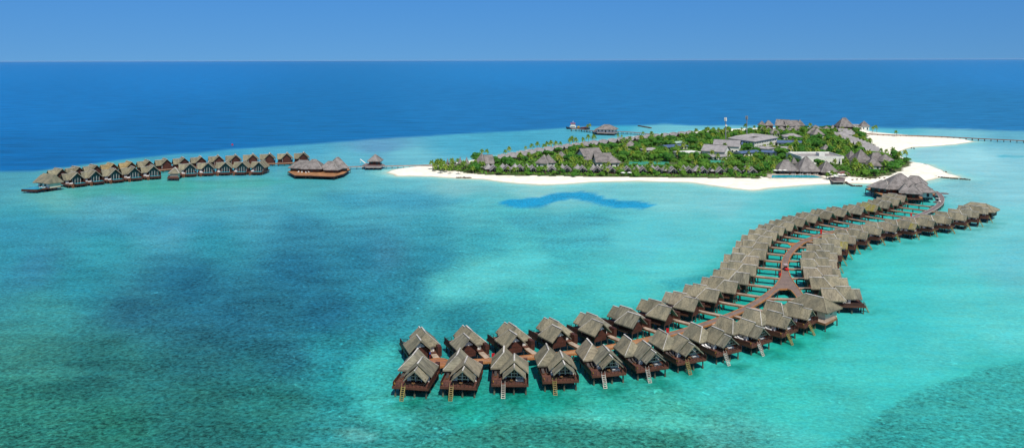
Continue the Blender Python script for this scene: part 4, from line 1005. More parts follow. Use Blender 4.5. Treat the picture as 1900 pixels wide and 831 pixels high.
def boat():
    p = G(1073,240.3,0); t = thing('supply_boat', 'dark-hulled supply boat with white red-topped bridge at the far pier', 'boat', (p.x,p.y+6,0), R(-6))
    L_, W = 26, 6; secs = []
    hull = MB(); prof = [(-13,.35,2.6),(-11,.8,2.2),(-5,1,1.7),(5,1,1.5),(11,.95,1.5),(13,.85,1.6)]
    vs = []
    for x,k,z in prof: vs += [(x,-W/2*k,z),(x+ (1.2 if x==-13 else 0),-W/2*k*.6,-.5),(x+(1.2 if x==-13 else 0),W/2*k*.6,-.5),(x,W/2*k,z)]
    fs = []
    for i in range(len(prof)-1):
        a = i*4; fs += [(a,a+4,a+5,a+1),(a+1,a+5,a+6,a+2),(a+2,a+6,a+7,a+3),(a+3,a+7,a+4,a)]
    fs += [(0,1,2,3),(23,22,21,20)]
    hull.add(vs, fs).obj('hull', HULL, t)
    MB().box(-8.5,-2,-2.2,2.2,1.6,3.8).obj('deckhouse', WHITE, t)
    MB().box(-8,-3,-2.23,-2.2,2.5,3.2).obj('window_band', GLASS, t)
    br = MB().box(-7.5,-3,-1.8,1.8,3.8,6.0).obj('bridge', WHITE, t); MB().box(-7.6,-2.9,-1.83,-1.8,4.8,5.4).obj('window_band', GLASS, br)
    MB().box(-8,-2.6,-2.1,2.1,6.0,6.5).obj('bridge_roof', RED, t)
    MB().tube((-5,0,6.5),(-5,0,9.0),.1).box(-5.8,-4.2,-.1,.1,7.8,7.95).obj('mast', WHITE, t)
    MB().box(-.6,2.0,-1.2,1.2,1.6,3.2).obj('winch_housing', YEL, t)
    MB().bar((3,-1.5,1.7),(12,-1.5,2.8),.4,.4).bar((3,1.5,1.7),(12,1.5,2.8),.4,.4).box(4,11,-1.8,1.8,1.6,2.2).obj('cargo_rack', mat('rust_red', (.25,.05,.04), .7, .3, 2.0), t)
boat()
# breakwater rafts and groynes
def groyne(pts, label, w=1.6, h=1.0):
    P = [G(x,y,.3) for x,y in pts]; t = MB(); o = P[0]
    for a, b in zip(P, P[1:]):
        n = max(2,int((b-a).length/.75))
        for i in range(n):
            q = a.lerp(b,(i+random.random()*.5)/n); s = w*(.35+.25*random.random())
            c = Vector((q.x-o.x+random.uniform(-.3,.3), q.y-o.y+random.uniform(-.3,.3), random.uniform(0,.15)))
            vs = []
            for zz, rr_ in ((-.8,1.1),(.35*h,1.0),(.7*h,.55)):
                for j in range(6): vs.append((c.x+s*rr_*math.cos(j*PI/3+i)*random.uniform(.8,1.2), c.y+s*rr_*math.sin(j*PI/3+i)*random.uniform(.8,1.2), c.z+zz))
            t.add(vs, [(k*6+j,k*6+(j+1)%6,(k+1)*6+(j+1)%6,(k+1)*6+j) for k in range(2) for j in range(6)]+[tuple(range(12,18))])
    ob = t.obj('rock_groyne', ROCK); ob.location = (o.x,o.y,0); tag(ob, label, 'breakwater', 'rock breakwaters')
groyne([(847,329.3),(860,329.5),(876,329.8)], 'low dark rock bar at the water edge of the front beach')
groyne([(860,329.3),(868,326.5),(876,323.5)], 'short rock spur climbing the front beach sand')
groyne([(1722,326.5),(1735,327.5),(1755,329.5),(1777,331.5),(1800,333)], 'long thin dark breakwater reaching right from the sand spit', 1.2)
groyne([(1738,318),(1747,318.5),(1756,319)], 'short dark rock bar beside the middle of the right sand spit', 1.2)
groyne([(1706,305.5),(1714,305),(1720,306)], 'short rock bar at the root of the right sand spit', 1.2)
groyne([(1567,336),(1574,341),(1582,344.5),(1600,345)], 'curved rock groyne below the beach deck left of the restaurant', 1.5)
groyne([(1690,274.5),(1694,275),(1698,275.4)], 'tiny dark rock bar off the large right beach', 1.0)
groyne([(1184,233.5),(1196,235.5),(1208,237.5)], 'dark breakwater lying in shallow water behind the island', 2.2, 1.6)
def mast(px, yt, yb, label, dish):
    g = G(px,yb,1.2); h = H0-(yt-CY+SL*(px-CX))*g.y/F; t = thing('antenna_mast', label, 'mast', (g.x,g.y,1.2), 0, 'antenna masts on the island')
    MB().tube((0,0,0),(0,0,h-1.2),.55,.32,8).obj('pole', METAL, t)
    for k in range(3):
        a = k*2*PI/3+.5; x, y = .85*math.cos(a), .85*math.sin(a); MB().box(x-.35,x+.35,y-.2,y+.2,h-4.6,h-1.4).bar((0,0,h-3),(x,y,h-3),.1,.1).obj('antenna_panel', WHITE if dish else METAL, t)
    if dish: MB().tube((.3,-.5,h-8.5),(.3,-.8,h-8.5),.8,.9,12).obj('dish', WHITE, t)
mast(1346.5,217.5,262,'pale antenna mast with white panels left of the courtyard building',True)
mast(1385.8,214.5,258,'darker slim antenna mast behind the courtyard building',False)
p = G(431,269,0); t = thing('buoy', 'small red buoy floating beyond the left arm villas', 'buoy', (p.x,p.y,0)); MB().tube((0,0,-.4),(0,0,1.0),.9,.7,10).obj('float', RED, t); MB().tube((0,0,1.0),(0,0,1.8),.15,.1,6).obj('post', RED, t)

# ------------------------------------------------------------------ island buildings
BV = build_villa('beach_villa', False, .35, False, SHINGLE, mat('dark_timber', (.05,.038,.035), .6, .3, 3.0))
BVX = build_villa('garden_villa', True, .35, False, SHINGLE, MATS['dark_timber'])
bx = [918,940,965,989.5,1024,1052.6,1081,1108.4,1136,1165,1193.7,1223,1250.5,1279,1307.4,1339,1368.4,1398]
for i, x in enumerate(bx):
    p = G(x, 309.5+(x-990)*.0085 if x > 985 else 308.5, 5.3)
    a = PI+random.uniform(-.12,.12)+ (.1 if x < 1000 else 0)
    v = BV if i == 0 else copy_tree(BV); c, s = math.cos(a), math.sin(a); lx, ly = 0, 12.1
    X, Y = p.x-(c*lx-s*ly), p.y-(s*lx+c*ly); v.location = (X,Y,1.2); v.rotation_euler = (0,0,a)
    tag(v, 'grey-roofed beach villa behind the front beach, %s from the left tip' % ORD[i], 'villa', 'beach villas facing the camera')
    cx_, cy_ = X-s*6.5+c*1.2, Y+c*6.5+s*1.2
    FOOT.append((cx_, cy_, 5.2, 7.2, a, 1.6))
def villa_line(pts, n, head, lab, grp, src=BVX, st={'f':True}):
    P = [G(x,y,1.2) for x,y in pts]; L_ = [0]
    for a, b in zip(P,P[1:]): L_.append(L_[-1]+(b-a).length)
    for i in range(n):
        s = L_[-1]*(i+.5)/n; k = max(j for j in range(len(L_)) if L_[j] <= s+1e-6); k = min(k,len(P)-2)
        q = P[k].lerp(P[k+1], (s-L_[k])/(L_[k+1]-L_[k])); d = (P[k+1]-P[k]).normalized(); nn = Vector((-d.y,d.x,0))*head
        a = math.atan2(nn.y,nn.x)-PI/2
        v = src if st['f'] else copy_tree(src); st['f'] = False
        v.location = (q.x-nn.x*6, q.y-nn.y*6, 1.2); v.rotation_euler = (0,0,a)
        tag(v, lab % ORD[i], 'villa', grp); FOOT.append((q.x,q.y,5.2,7.2,a,3.6))
villa_line([(928,299),(1000,285.5),(1100,271),(1180,261.5),(1290,250.5)], 22, 1, 'grey-roofed villa along the back beach, %s from the left', 'villas along the back beach')
villa_line([(1553,253),(1575,262),(1600,272.5),(1624,286)], 12, 1, 'grey-roofed villa, %s from the far end of the long diagonal row', 'villas in the diagonal right row')
villa_line([(1563,243),(1569,248),(1575,254)], 4, 1, 'grey-roofed villa, %s in the short row behind the diagonal row', 'villas in the short far row')

def B(name, label, cat, blocks, group=None, **kw):
    x = sum((b[0]+b[2])/2 for b in blocks)/len(blocks); y = blocks[0][1]
    t = bthing(name, label, cat, x, y+4, 1.2, group)
    for b in blocks:
        k = dict(kw); k.update(b[8] if len(b) > 8 else {})
        blk(t, b[0],b[1],b[2],b[3],b[4],b[5],b[6],b[7], **k)
    return t
# (xL,yL,xR,yR, depth, eave, ridge, kind)
B('lobby_house','grey-thatched house with a steep left pyramid near the left tip of the island','building',[(879,303,898,304,10,4.2,10.8,'pyr'),(893,303,917,303,9,4.2,9.6,'hipx',dict(hip=1.5))])
B('dining_hall','twin-hipped grey roof hall among palms behind the fourth beach villa','building',[(993,302,1016,303,13,4.6,9.6,'hipx'),(1010,302,1032,301.5,13,4.4,9.2,'hipx')])
B('pavilion','small grey pyramid roof right of the twin-hipped hall','pavilion',[(1031,291.5,1047.5,292,8,4.0,8.0,'pyr')])
B('spa_house','large grey multi-gabled roof complex above the middle beach villas','building',[(1083,290,1120,288,14,5.2,10.2,'gabx'),(1083,296,1108,297,12,5.0,9.6,'hipx'),(1105,300.5,1138,300,14,5.0,10.4,'gabx'),(1128,302,1153,301,11,4.6,9.0,'hipx')],over=1.0)
B('pavilion','lone grey pyramid roof in the trees right of the multi-gabled complex','pavilion',[(1159,271.5,1178.5,272,10,4.0,8.4,'pyr')])
B('service_building','low grey roof among trees left of the blue solar roof','building',[(1196,278.5,1226,277.5,10,3.8,5.2,'hipx',dict(rm=SHINGLE))])
B('service_building','low building with blue solar roof left of the long gabled hall','building',[(1238,273,1278,270.5,13,4.2,5.4,'gabx',dict(rm=BLUEP))],cap=False)
B('service_building','white flat-roofed building behind the tennis court trees','building',[(1266,284.5,1301,282.5,12,5.4,5.8,'flat',dict(rm=WHITE))],over=.4)
B('service_building','small pale green-roofed shed in the trees near the back beach','building',[(1254,265,1272,264,8,3.8,4.8,'gabx',dict(rm=mat('pale_green_roof',(.35,.48,.40),.6,.1,1.0)))],cap=False)
B('gabled_hall','long white gabled hall with grey roof in the centre of the island','building',[(1300,279,1345,282,13,6.0,10.4,'gabx'),(1322,270,1372,272,13,6.5,11.0,'gabx')],over=.7,rm=SHINGLE)
B('annexe','white annexe with low grey roof right in front of the long gabled hall','building',[(1322,291,1352,289.5,8,4.0,5.0,'gabx',dict(rm=SHINGLE))])
t = bthing('courtyard_building','white two-storey courtyard building with broad grey roof behind the gabled hall','building',1398,266,1.2)
o = t.location; O = [G(1349.5,256,7.8),G(1400,262.5,7.8),G(1445.5,254.5,7.8),G(1398,249.3,7.8)]
cc = sum((p for p in O), Vector())/4; n = 4
def ringv(f, z): return [((cc.x+(p.x-cc.x)*f-o.x), (cc.y+(p.y-cc.y)*f-o.y), z) for p in O]
mb = MB(); rings = [ringv(1,7.5),ringv(1,7.8),ringv(.68,9.8),ringv(.36,8.0),ringv(.36,7.6)]
mb.add(sum(rings,[]), [(k*4+i,k*4+(i+1)%4,(k+1)%5*4+(i+1)%4,(k+1)%5*4+i) for k in range(5) for i in range(4)]); mb.obj('roof', SHINGLE, t)
mb = MB(); rings = [ringv(.93,1.0),ringv(.93,7.7),ringv(.40,7.7),ringv(.40,1.0)]
mb.add(sum(rings,[]), [(k*4+i,k*4+(i+1)%4,(k+1)%4*4+(i+1)%4,(k+1)%4*4+i) for k in range(4) for i in range(4)]); wl = mb.obj('wall', WHITE, t)
for i in (0,1):
    a, b = Vector(ringv(.932,0)[i]), Vector(ringv(.932,0)[i+1]); e = (b-a).normalized(); L_ = (b-a).length
    for k in range(int(L_/3.2)):
        for z in (2.6,5.4): q = a+e*(1.6+3.2*k); MB().bar((q.x,q.y,z+.6),(q.x+e.x*1.3,q.y+e.y*1.3,z+.6),.1,1.1).obj('window', GLASS, wl)
FOOT.append((cc.x,cc.y,(O[2].x-O[0].x)/2*.8,(O[3].y-O[1].y)/2*.8,0,7.8))
B('service_building','blue solar-panelled roof just right of the courtyard building','building',[(1441,264,1488,265.5,14,4.4,5.8,'gabx',dict(rm=BLUEP))],cap=False)
B('service_building','blue solar-panelled roof in front of the courtyard building','building',[(1362,268.5,1396,268,12,4.6,6.0,'gabx',dict(rm=BLUEP))],cap=False)
B('service_building','short blue-roofed block left of the courtyard building','building',[(1324,262,1350,262.5,9,4.6,5.6,'gabx',dict(rm=BLUEP))],cap=False)
B('service_building','plain grey-roofed block in front of the courtyard building','building',[(1394,273.5,1424,276,13,5.0,6.2,'hipx',dict(rm=SHINGLE))])
B('service_building','long low blue solar roof nearest the central palms','building',[(1376,284,1412,281,10,4.2,5.2,'gabx',dict(rm=BLUEP)),(1410,281.5,1442,283.5,10,4.2,5.2,'gabx',dict(rm=BLUEP))],cap=False)
B('service_building','small grey roof between solar roofs and the white block','building',[(1449,276,1472,276.5,8,4.0,5.6,'gabx',dict(rm=SHINGLE))])
B('service_building','long grey-roofed house with pale walls behind the right solar roof','building',[(1453,253,1489,253.5,13,5.2,7.6,'hipx',dict(rm=SHINGLE))])
B('conference_block','large white flat-roofed block above the beach pool pavilions','building',[(1487,292.5,1563,291.5,26,6.6,7.0,'flat',dict(rm=mat('flat_roof_grey',(.36,.33,.31),.8,.12,.6)))],over=.3)
t = bpy.data.objects.get('conference_block')
o = t.location
A_, B_ = G(1487,292.5,7), G(1563,291.5,7)
MB().box(A_.x-o.x,B_.x-o.x,A_.y-o.y-.3,A_.y-o.y+.2,6.4,8.0).obj('parapet', WHITE, t)
MB().box(A_.x-o.x,B_.x-o.x,A_.y-o.y+25.5,A_.y-o.y+26,6.4,8.2).obj('parapet', WHITE, t)
MB().box(A_.x-o.x-.3,A_.x-o.x+.2,A_.y-o.y+.3,A_.y-o.y+25.4,6.4,8.0).obj('parapet', WHITE, t)
MB().box(B_.x-o.x-.2,B_.x-o.x+.3,A_.y-o.y+.3,A_.y-o.y+25.4,6.4,8.0).obj('parapet', WHITE, t)
MB().box((A_.x+B_.x)/2-o.x+1,(A_.x+B_.x)/2-o.x+5,A_.y-o.y+9,A_.y-o.y+15,7.0,9.2).obj('plant_room', WHITE, t)
# beach pool pavilions
DT = MATS['dark_timber']
B('pool_pavilion','grey hip-roofed pavilion left of the largest pyramid by the beach pool','pavilion',[(1444,316.5,1482,317,14,3.7,10.0,'hipx',dict(hip=5))],wm=DT,over=1.5)
B('pool_pavilion','largest tall pyramid-roofed pavilion behind the beach pool','pavilion',[(1484,317.5,1524,317.5,16,3.7,12.6,'pyr')],wm=DT,over=1.7)
B('pool_pavilion','grey pyramid-roofed pavilion right of the beach pool','pavilion',[(1524,319,1556,319,12,3.6,10.0,'pyr')],wm=DT,over=1.2)
B('pavilion','small pointed grey roof peeping between the two pool pavilions','pavilion',[(1470,303,1480,303,4.5,5.0,8.8,'pyr')])
B('villa_complex','cluster of grey pyramid roofs at the head of the right vegetation','building',[(1589,301,1622,301,15,4.6,12.6,'pyr'),(1575,296,1595,296,11,4.4,10.0,'pyr'),(1611,307,1637,307.5,10,4.2,9.4,'pyr')])
B('villa_complex','pair of grey hip roofs near the two right beaches','building',[(1616,297,1644,297.5,12,4.6,9.4,'hipx',dict(hip=3)),(1638,300,1664,299.5,11,4.4,9.0,'hipx')])
B('over_water_house','tall grey-roofed house standing highest at the far right end of the island','building',[(1558,235,1586,235,16,6.5,15.0,'hipx',dict(hip=6,wm=WOOD)),(1583,233,1597,233,8,5.0,6.0,'flat',dict(rm=SHINGLE))])
B('over_water_house','small pyramid-roofed house at the far right beside palms','building',[(1598,234,1615,234,9,5.0,10.2,'pyr')])
B('over_water_house','pair of small peaked roofs over white walls at the far shore','building',[(1409,232.5,1422,232.5,8,5.5,10.0,'pyr',dict(wm=WOOD)),(1420,232.5,1436,232.5,8,5.5,10.4,'hipx',dict(wm=WOOD))])
B('over_water_house','wide grey-roofed building on the far shore behind the trees','building',[(1437,232.5,1462,233.5,14,6,12.0,'gabx',dict(wm=WOOD)),(1458,233.5,1484,233.5,12,6,11.5,'gabx'),(1480,232.5,1494,232.5,10,6,11.5,'pyr')])
B('villa_complex','group of grey hip roofs right of the far shore building','building',[(1496,247,1515,248,13,4.4,9.8,'pyr'),(1510,250,1531,250,13,4.6,10.2,'hipx'),(1506,240,1528,240,12,4.4,8.4,'hipx')])
for k, (x,y,w) in enumerate(((1427,240.5,12),(1452,241,18),(1472,241.5,16),(1480,239,12),(1416,241,10),(1536,240,14),(1548,238,12))):
    B('garden_house','small grey roof near the far shore, %s of seven from the left' % ORD[[1,2,3,4,0,5,6][k]],'house',[(x-w/2,y,x+w/2,y,8,3.8,7.0,'hipx')],group='small grey roofs near the far shore')
B('pavilion','brown-grey pyramid roof in trees behind the courtyard building','pavilion',[(1430,247.5,1450,247.5,10,4,8.6,'pyr')])
B('pavilion','weathered pyramid roof in the bright green bushes of the right garden','pavilion',[(1528,277.5,1543,277.5,8,3.8,7.4,'pyr')])
B('pavilion','low red-brown canopy right of the beach deck','pavilion',[(1555,321.5,1577,322,6,3.4,4.6,'hipx',dict(rm=mat('redbrown_canvas',(.17,.07,.06),.8,.2,1.0),wall=False))])
# witch-hat thatch pavilions at the left tip
for k, (x,yt,yb,wp) in enumerate(((830.5,294,311,9),(840,292,309,9),(845,298,312,8),(854,291,309,10),(866,291.5,312,14))):
    g = G(x,yb,1.2); sc_ = g.y/F; r = wp*sc_/2; h = (yb-yt)*sc_+.4
    t = thing('pointed_hut', 'tall pointed thatch hut at the island left tip, %s of five from the left' % ORD[k], 'hut', (g.x,g.y,1.2), 0, 'pointed thatch huts at the left tip')
    prof = [(1.0,2.3),(1.02,2.2),(.78,h*.42),(.5,h*.6),(.27,h*.78),(.12,h*.92),(.02,h)]; n = 14; vs = []; fs = []
    prof = [(1.0,2.1),(1.04,2.3)]+prof[2:]
    for rr_, z in prof: vs += [(r*rr_*math.cos(2*PI*i/n), r*rr_*math.sin(2*PI*i/n), z) for i in range(n)]
    fs = [(k_*n+i,k_*n+(i+1)%n,(k_+1)*n+(i+1)%n,(k_+1)*n+i) for k_ in range(len(prof)-1) for i in range(n)]+[tuple(range(n-1,-1,-1))]
    MB().add(vs, fs).obj('roof', THATCH_GREY, t)
    for i in range(5):
        a = 2*PI*i/5; MB().tube((.8*r*math.cos(a),.8*r*math.sin(a),-.1),(.8*r*math.cos(a),.8*r*math.sin(a),2.2),.09).obj('post', TRUNKB, t)
    FOOT.append((g.x,g.y,r+.5,r+.5,0,1.0))
# courts
def flat_thing(name, label, cat, pts, z, m, t_=.08):
    P = [G(x,y,z) for x,y in pts]; o = P[0]; n = len(P)
    mb = MB(); mb.add([(p.x-o.x,p.y-o.y,0) for p in P]+[(p.x-o.x,p.y-o.y,-t_) for p in P], [tuple(range(n)), tuple(range(2*n-1,n-1,-1))]+[(i,n+i,n+(i+1)%n,(i+1)%n) for i in range(n)])
    ob = mb.obj(name, m); ob.location = (o.x,o.y,z); return tag(ob, label, cat)
flat_thing('tennis_court','green tennis court in the trees below the gabled hall','court',[(1315,302),(1348,301),(1345,296),(1318,297)],1.75,GREENC)
flat_thing('tennis_court','long green court edge behind the middle beach villas','court',[(1165,306),(1243,306),(1240,299),(1168,299)],1.75,GREENC)
for c_ in ((1331,299,9,6),(1204,303,22,7)):
    p = G(c_[0],c_[1],1.75); FOOT.append((p.x,p.y,c_[2],c_[3],0,1.5))
# beach pool with terrace
t = bthing('swimming_pool','long turquoise swimming pool edged with paving on the front beach','pool',1480,327,1.2)
o = t.location; a, b = G(1433,329.6,1.7), G(1528,329.6,1.7); d = 12.0
MB().box(a.x-o.x-1.5,b.x-o.x+2,a.y-o.y-.6,a.y-o.y+d+5,.6,1.62).obj('terrace', PAVE, t)
mb = MB(); n = 24; vs = [(a.x-o.x+(b.x-a.x)*u, a.y-o.y+.4, 1.66) for u in (0,1)]+[(b.x-o.x-1.5,a.y-o.y+d-2,1.66),(b.x-o.x-6,a.y-o.y+d,1.66),(a.x-o.x+4,a.y-o.y+d,1.66),(a.x-o.x+1,a.y-o.y+5,1.66)]
mb.add(vs+[(x,y,1.60) for x,y,z in vs], [tuple(range(6)), tuple(range(11,5,-1))]+[(i,6+i,6+(i+1)%6,(i+1)%6) for i in range(6)]); mb.obj('pool_water', POOLB, t)
FOOT.append(((a.x+b.x)/2, a.y+d/2, (b.x-a.x)/2+2, d/2+4, 0, 1.0))
for k, x in enumerate((1438.5,1447,1456)): parasol(G(x,322.8,1.62), '%s white parasol from the left at the beach pool' % ORD[k], group='white parasols by the beach pool')
for k in range(12):
    x = 1464+k*4.6; P = G(x,323.2,1.62); ob = copy_tree(LW if k%3 else LD); ob.location = P; ob.rotation_euler = (0,0,PI+.1)
    tag(ob, '%s sun lounger from the left along the back edge of the beach pool' % ORD[k], 'sun lounger', 'sun loungers behind the beach pool')
# beach deck with parasols
t = bthing('beach_deck','raised timber deck with parasols at the water edge right of the pool','deck',1550,335,0)
deck_on_piles(t, [(1537,328.5),(1545,336),(1567,336),(1568,329.5),(1550,327.5)], 2.0, step=3, m=JETG, edge=JETGE)
for k, (x,y) in enumerate(((1541,329.5),(1547,331.5),(1556,330.5),(1564,331),(1551,334),(1539,326.5))): parasol(G(x,y,2.0 if k < 5 else 1.3), 'white parasol, %s nearest on the beach deck right of the pool' % ORD[k], group='white parasols on the beach deck', r=1.8)
for k, (x,y) in enumerate(((1168,327),(1156,327.2))): parasol(G(x,y,1.15), ['white parasol on the front beach, right one of the pair','white parasol on the front beach, left one of the pair'][k], group='white parasols on the sand')
for k in range(8):
    x = 1580+k*8.5; P = G(x,333.3-k*.5,1.2); ob = copy_tree(LD); ob.location = P; ob.rotation_euler = (0,0,PI+random.uniform(-.3,.3))
    tag(ob, '%s dark sun lounger from the left on the sand behind the restaurant' % ORD[k], 'sun lounger', 'sun loungers on the right beach')

# ------------------------------------------------------------------ trees
def palm_meshes(seed):
    rd = random.Random(seed); h = 5.8+rd.random()*1.4
    tr = MB(); lean = rd.uniform(.3,1.3); la = rd.random()*6.28; prev = None; pr = .26
    for i in range(7):
        f = i/6; p = Vector((lean*f*f*math.cos(la), lean*f*f*math.sin(la), h*f-.3)); r = .24-.11*f
        if prev is not None: tr.tube(prev, p, pr, r, 6)
        prev, pr = p, r
    top = prev; cr = MB(); nf = 17
    for i in range(nf):
        a = i*2.399+rd.uniform(-.2,.2); up = -.45+1.75*(i/nf)+rd.uniform(-.15,.15); L_ = rd.uniform(2.7,3.5)
        d = Vector((math.cos(a), math.sin(a), 0)); sd = Vector((-math.sin(a), math.cos(a), 0)); n = 7
        ce, se = math.cos(up), math.sin(up); pts = []
        for k in range(n+1):
            s = k/n; pts.append(top+d*(L_*s*ce*(1-.12*s))+Vector((0,0, se*L_*s-(.35+.45*ce)*L_*s*s)))
        for k in range(n):
            w0 = .72*math.sin(PI*(.12+.8*k/n)); w1 = .72*math.sin(PI*(.12+.8*(k+.75)/n))*.9
            if k == n-1: w1 = .08
            p, q = pts[k], pts[k]+(pts[k+1]-pts[k])*.82
            for s_ in (-1,1):
                e0 = p+sd*s_*w0+Vector((0,0,-.42*w0))+d*.10; e1 = q+sd*s_*w1+Vector((0,0,-.42*w1))+d*.28
                cr.add([p,q,e1,e0], [(0,1,2,3)] if s_ < 0 else [(3,2,1,0)])
    for i in range(5):
        a = rd.random()*6.28; c = top+Vector((.25*math.cos(a),.25*math.sin(a),-.25)); cr.tube(c-Vector((0,0,.14)), c+Vector((0,0,.14)), .1,.12,5)
    return tr.mesh('palm_trunk', TRUNKP), cr.mesh('palm_crown', PALML), h
def broad_meshes(seed, nl=1500, flat=.75, rad=3.2, h=5.4, m=None):
    rd = random.Random(seed); tr = MB(); cr = MB()
    tr.tube((0,0,-.3),(0,0,h*.45),.28,.2,7); lobes = []
    for i in range(rd.randint(7,10)):
        a = rd.random()*6.28; rr = rad*math.sqrt(rd.random())*.72; z = h*(.42+.42*rd.random()*(1-rr/rad*.5))
        c = Vector((rr*math.cos(a), rr*math.sin(a), z)); lobes.append((c, rad*rd.uniform(.32,.5)))
        tr.tube((0,0,h*.3), c, .12,.04,5)
    vs = []; fs = []
    for i in range(nl):
        c, r = rd.choice(lobes); u = Vector((rd.gauss(0,1), rd.gauss(0,1), rd.gauss(0,1))).normalized()
        if u.z < -.3 and rd.random() < .7: u.z = -u.z
        p = c+Vector((u.x*r,u.y*r,u.z*r*flat))*rd.uniform(.78,1.1)
        nrm = (u+Vector((rd.uniform(-.6,.6),rd.uniform(-.6,.6),rd.uniform(-.2,.8)))).normalized()
        a = nrm.orthogonal().normalized(); b = nrm.cross(a); s = rd.uniform(.16,.36); th = rd.random()*6.28
        a, b = a*math.cos(th)+b*math.sin(th), b*math.cos(th)-a*math.sin(th)
        k = len(vs); vs += [p-a*s-b*s*.6, p+a*s-b*s*.6, p+a*s*.7+b*s*.7, p-a*s*.8+b*s*.6]; fs.append((k,k+1,k+2,k+3))
    cr.add(vs, fs)
    return tr.mesh('tree_trunk', TRUNKB), cr.mesh('tree_crown', m or BROADL), h
PALMS = [palm_meshes(s) for s in range(6)]
BROADS = [broad_meshes(10+s) for s in range(5)]
BUSHES = [broad_meshes(30+s, 520, .8, 1.7, 2.1, UNDERL) for s in range(3)]
counts = {'palm_tree':0,'broadleaf_tree':0,'shrub':0}
def region(p):
    x, y = to_px(p[0], p[1], 1.2)
    if x < 885: return 'at the sandy left tip of the island'
    if x > 1605 and y < 262: return 'beside the large right sand spit'
    if x > 1560: return 'on the right headland behind the restaurant'
    if y > 312: return 'between the beach villas and the front beach'
    if y < 258 : return 'along the far shore of the island'
    if x < 1150: return 'in the left gardens of the island'
    if x > 1430: return 'in the right gardens of the island'
    return 'in the middle gardens of the island'
TREES = []
def tree(kind, x, y, s, z=1.2, rot=None):
    src = {'palm_tree':PALMS,'broadleaf_tree':BROADS,'shrub':BUSHES}[kind]; m = random.choice(src); counts[kind] += 1
    rg = region((x,y)); nm = {'palm_tree':'coconut palm','broadleaf_tree':'dense broadleaf tree','shrub':'low leafy green shrub'}[kind]
    t = thing(kind, '%s %s' % (nm, rg), {'palm_tree':'palm tree','broadleaf_tree':'tree','shrub':'shrub'}[kind], (x,y,z), random.random()*6.28 if rot is None else rot, nm+'s '+rg)
    t.scale = (s*random.uniform(.9,1.1), s*random.uniform(.9,1.1), s)
    link('trunk', m[0], t); link('crown', m[1], t); TREES.append((x,y,s))
FA = np.array(FOOT)
def foot_free(x, y, r):
    dx = x-FA[:,0]; dy = y-FA[:,1]; c, s = np.cos(-FA[:,4]), np.sin(-FA[:,4])
    lx = np.abs(dx*c-dy*s); ly = np.abs(dx*s+dy*c)
    return not np.any((lx < FA[:,2]+r-.8) & (ly < FA[:,3]+r-.8))
def max_h(x, y):
    """tallest tree here that still lets the camera side see the roofs behind"""
    gap = FA[:,1]-y; side = np.abs(x*FA[:,1]/y-FA[:,0]) < FA[:,2]+.8
    ok = side & (gap > 0) & (gap < 45); h = 99.
    if ok.any(): h = float(np.min(FA[ok,5]+ (H0-FA[ok,5])*gap[ok]/FA[ok,1]))
    return h-1.2+1.0
vx = [p.x for p in VEG]; vy = [p.y for p in VEG]
def inveg(x, y): return float(poly_sd(np.array([x]), np.array([y]), VEG)[0])
grid = {}
def spaced(x, y, r):
    gx, gy = int(x//8), int(y//8)
    for i in (-1,0,1):
        for j in (-1,0,1):
            for a, b, q in grid.get((gx+i,gy+j), ()):
                if (a-x)**2+(b-y)**2 < (r+q)**2: return False
    return True
def addg(x,y,r): grid.setdefault((int(x//8),int(y//8)),[]).append((x,y,r))
tries = 0
cand = rng.uniform([min(vx),min(vy)],[max(vx),max(vy)],(14000,2)); sdv = poly_sd(cand[:,0],cand[:,1],VEG); cand = cand[sdv > .5]
for x, y in cand:
    if counts['palm_tree'] >= 262 and counts['broadleaf_tree'] >= 285: break
    px_, py_ = to_px(x, y, 1.2); zone = noise2(np.array([x]),np.array([y]),26,77)[0]
    wantp = random.random() < (.48 if zone < .5 else .72)
    if px_ < 880 : wantp = True
    mh = max_h(x, y)
    if wantp and counts['palm_tree'] < 262:
        s = random.uniform(.62,1.08)
        mh += 1.6
        if mh < 7.2*s:
            if mh > 4.2: s = mh/7.8
            elif random.random() < .16 and mh > 1.0: s = random.uniform(.5,.8)
            else: continue
        if not foot_free(x,y,.9) or not spaced(x,y,1.5): continue
        tree('palm_tree', x, y, s); addg(x,y,1.5)
    elif counts['broadleaf_tree'] < 285:
        s = random.uniform(.85,1.45)
        if mh < 5.2*s:
            if mh > 2.4: s = mh/5.6
            else: continue
        r = 2.0*s
        if not foot_free(x,y,r) or not spaced(x,y,r): continue
        tree('broadleaf_tree', x, y, s); addg(x,y,r)
# shrubs fill in front of and between the buildings
for x, y in cand[::-1]:
    if counts['shrub'] >= 280: break
    if random.random() > .6: continue
    mh = max_h(x,y); s = random.uniform(.6,1.25)
    if mh < 2.2*s: s = max(.45, mh/2.4)
    if mh < .7 or not foot_free(x,y,.8) or not spaced(x,y,.9*s): continue
    tree('shrub', x, y, s); addg(x,y,.9*s)
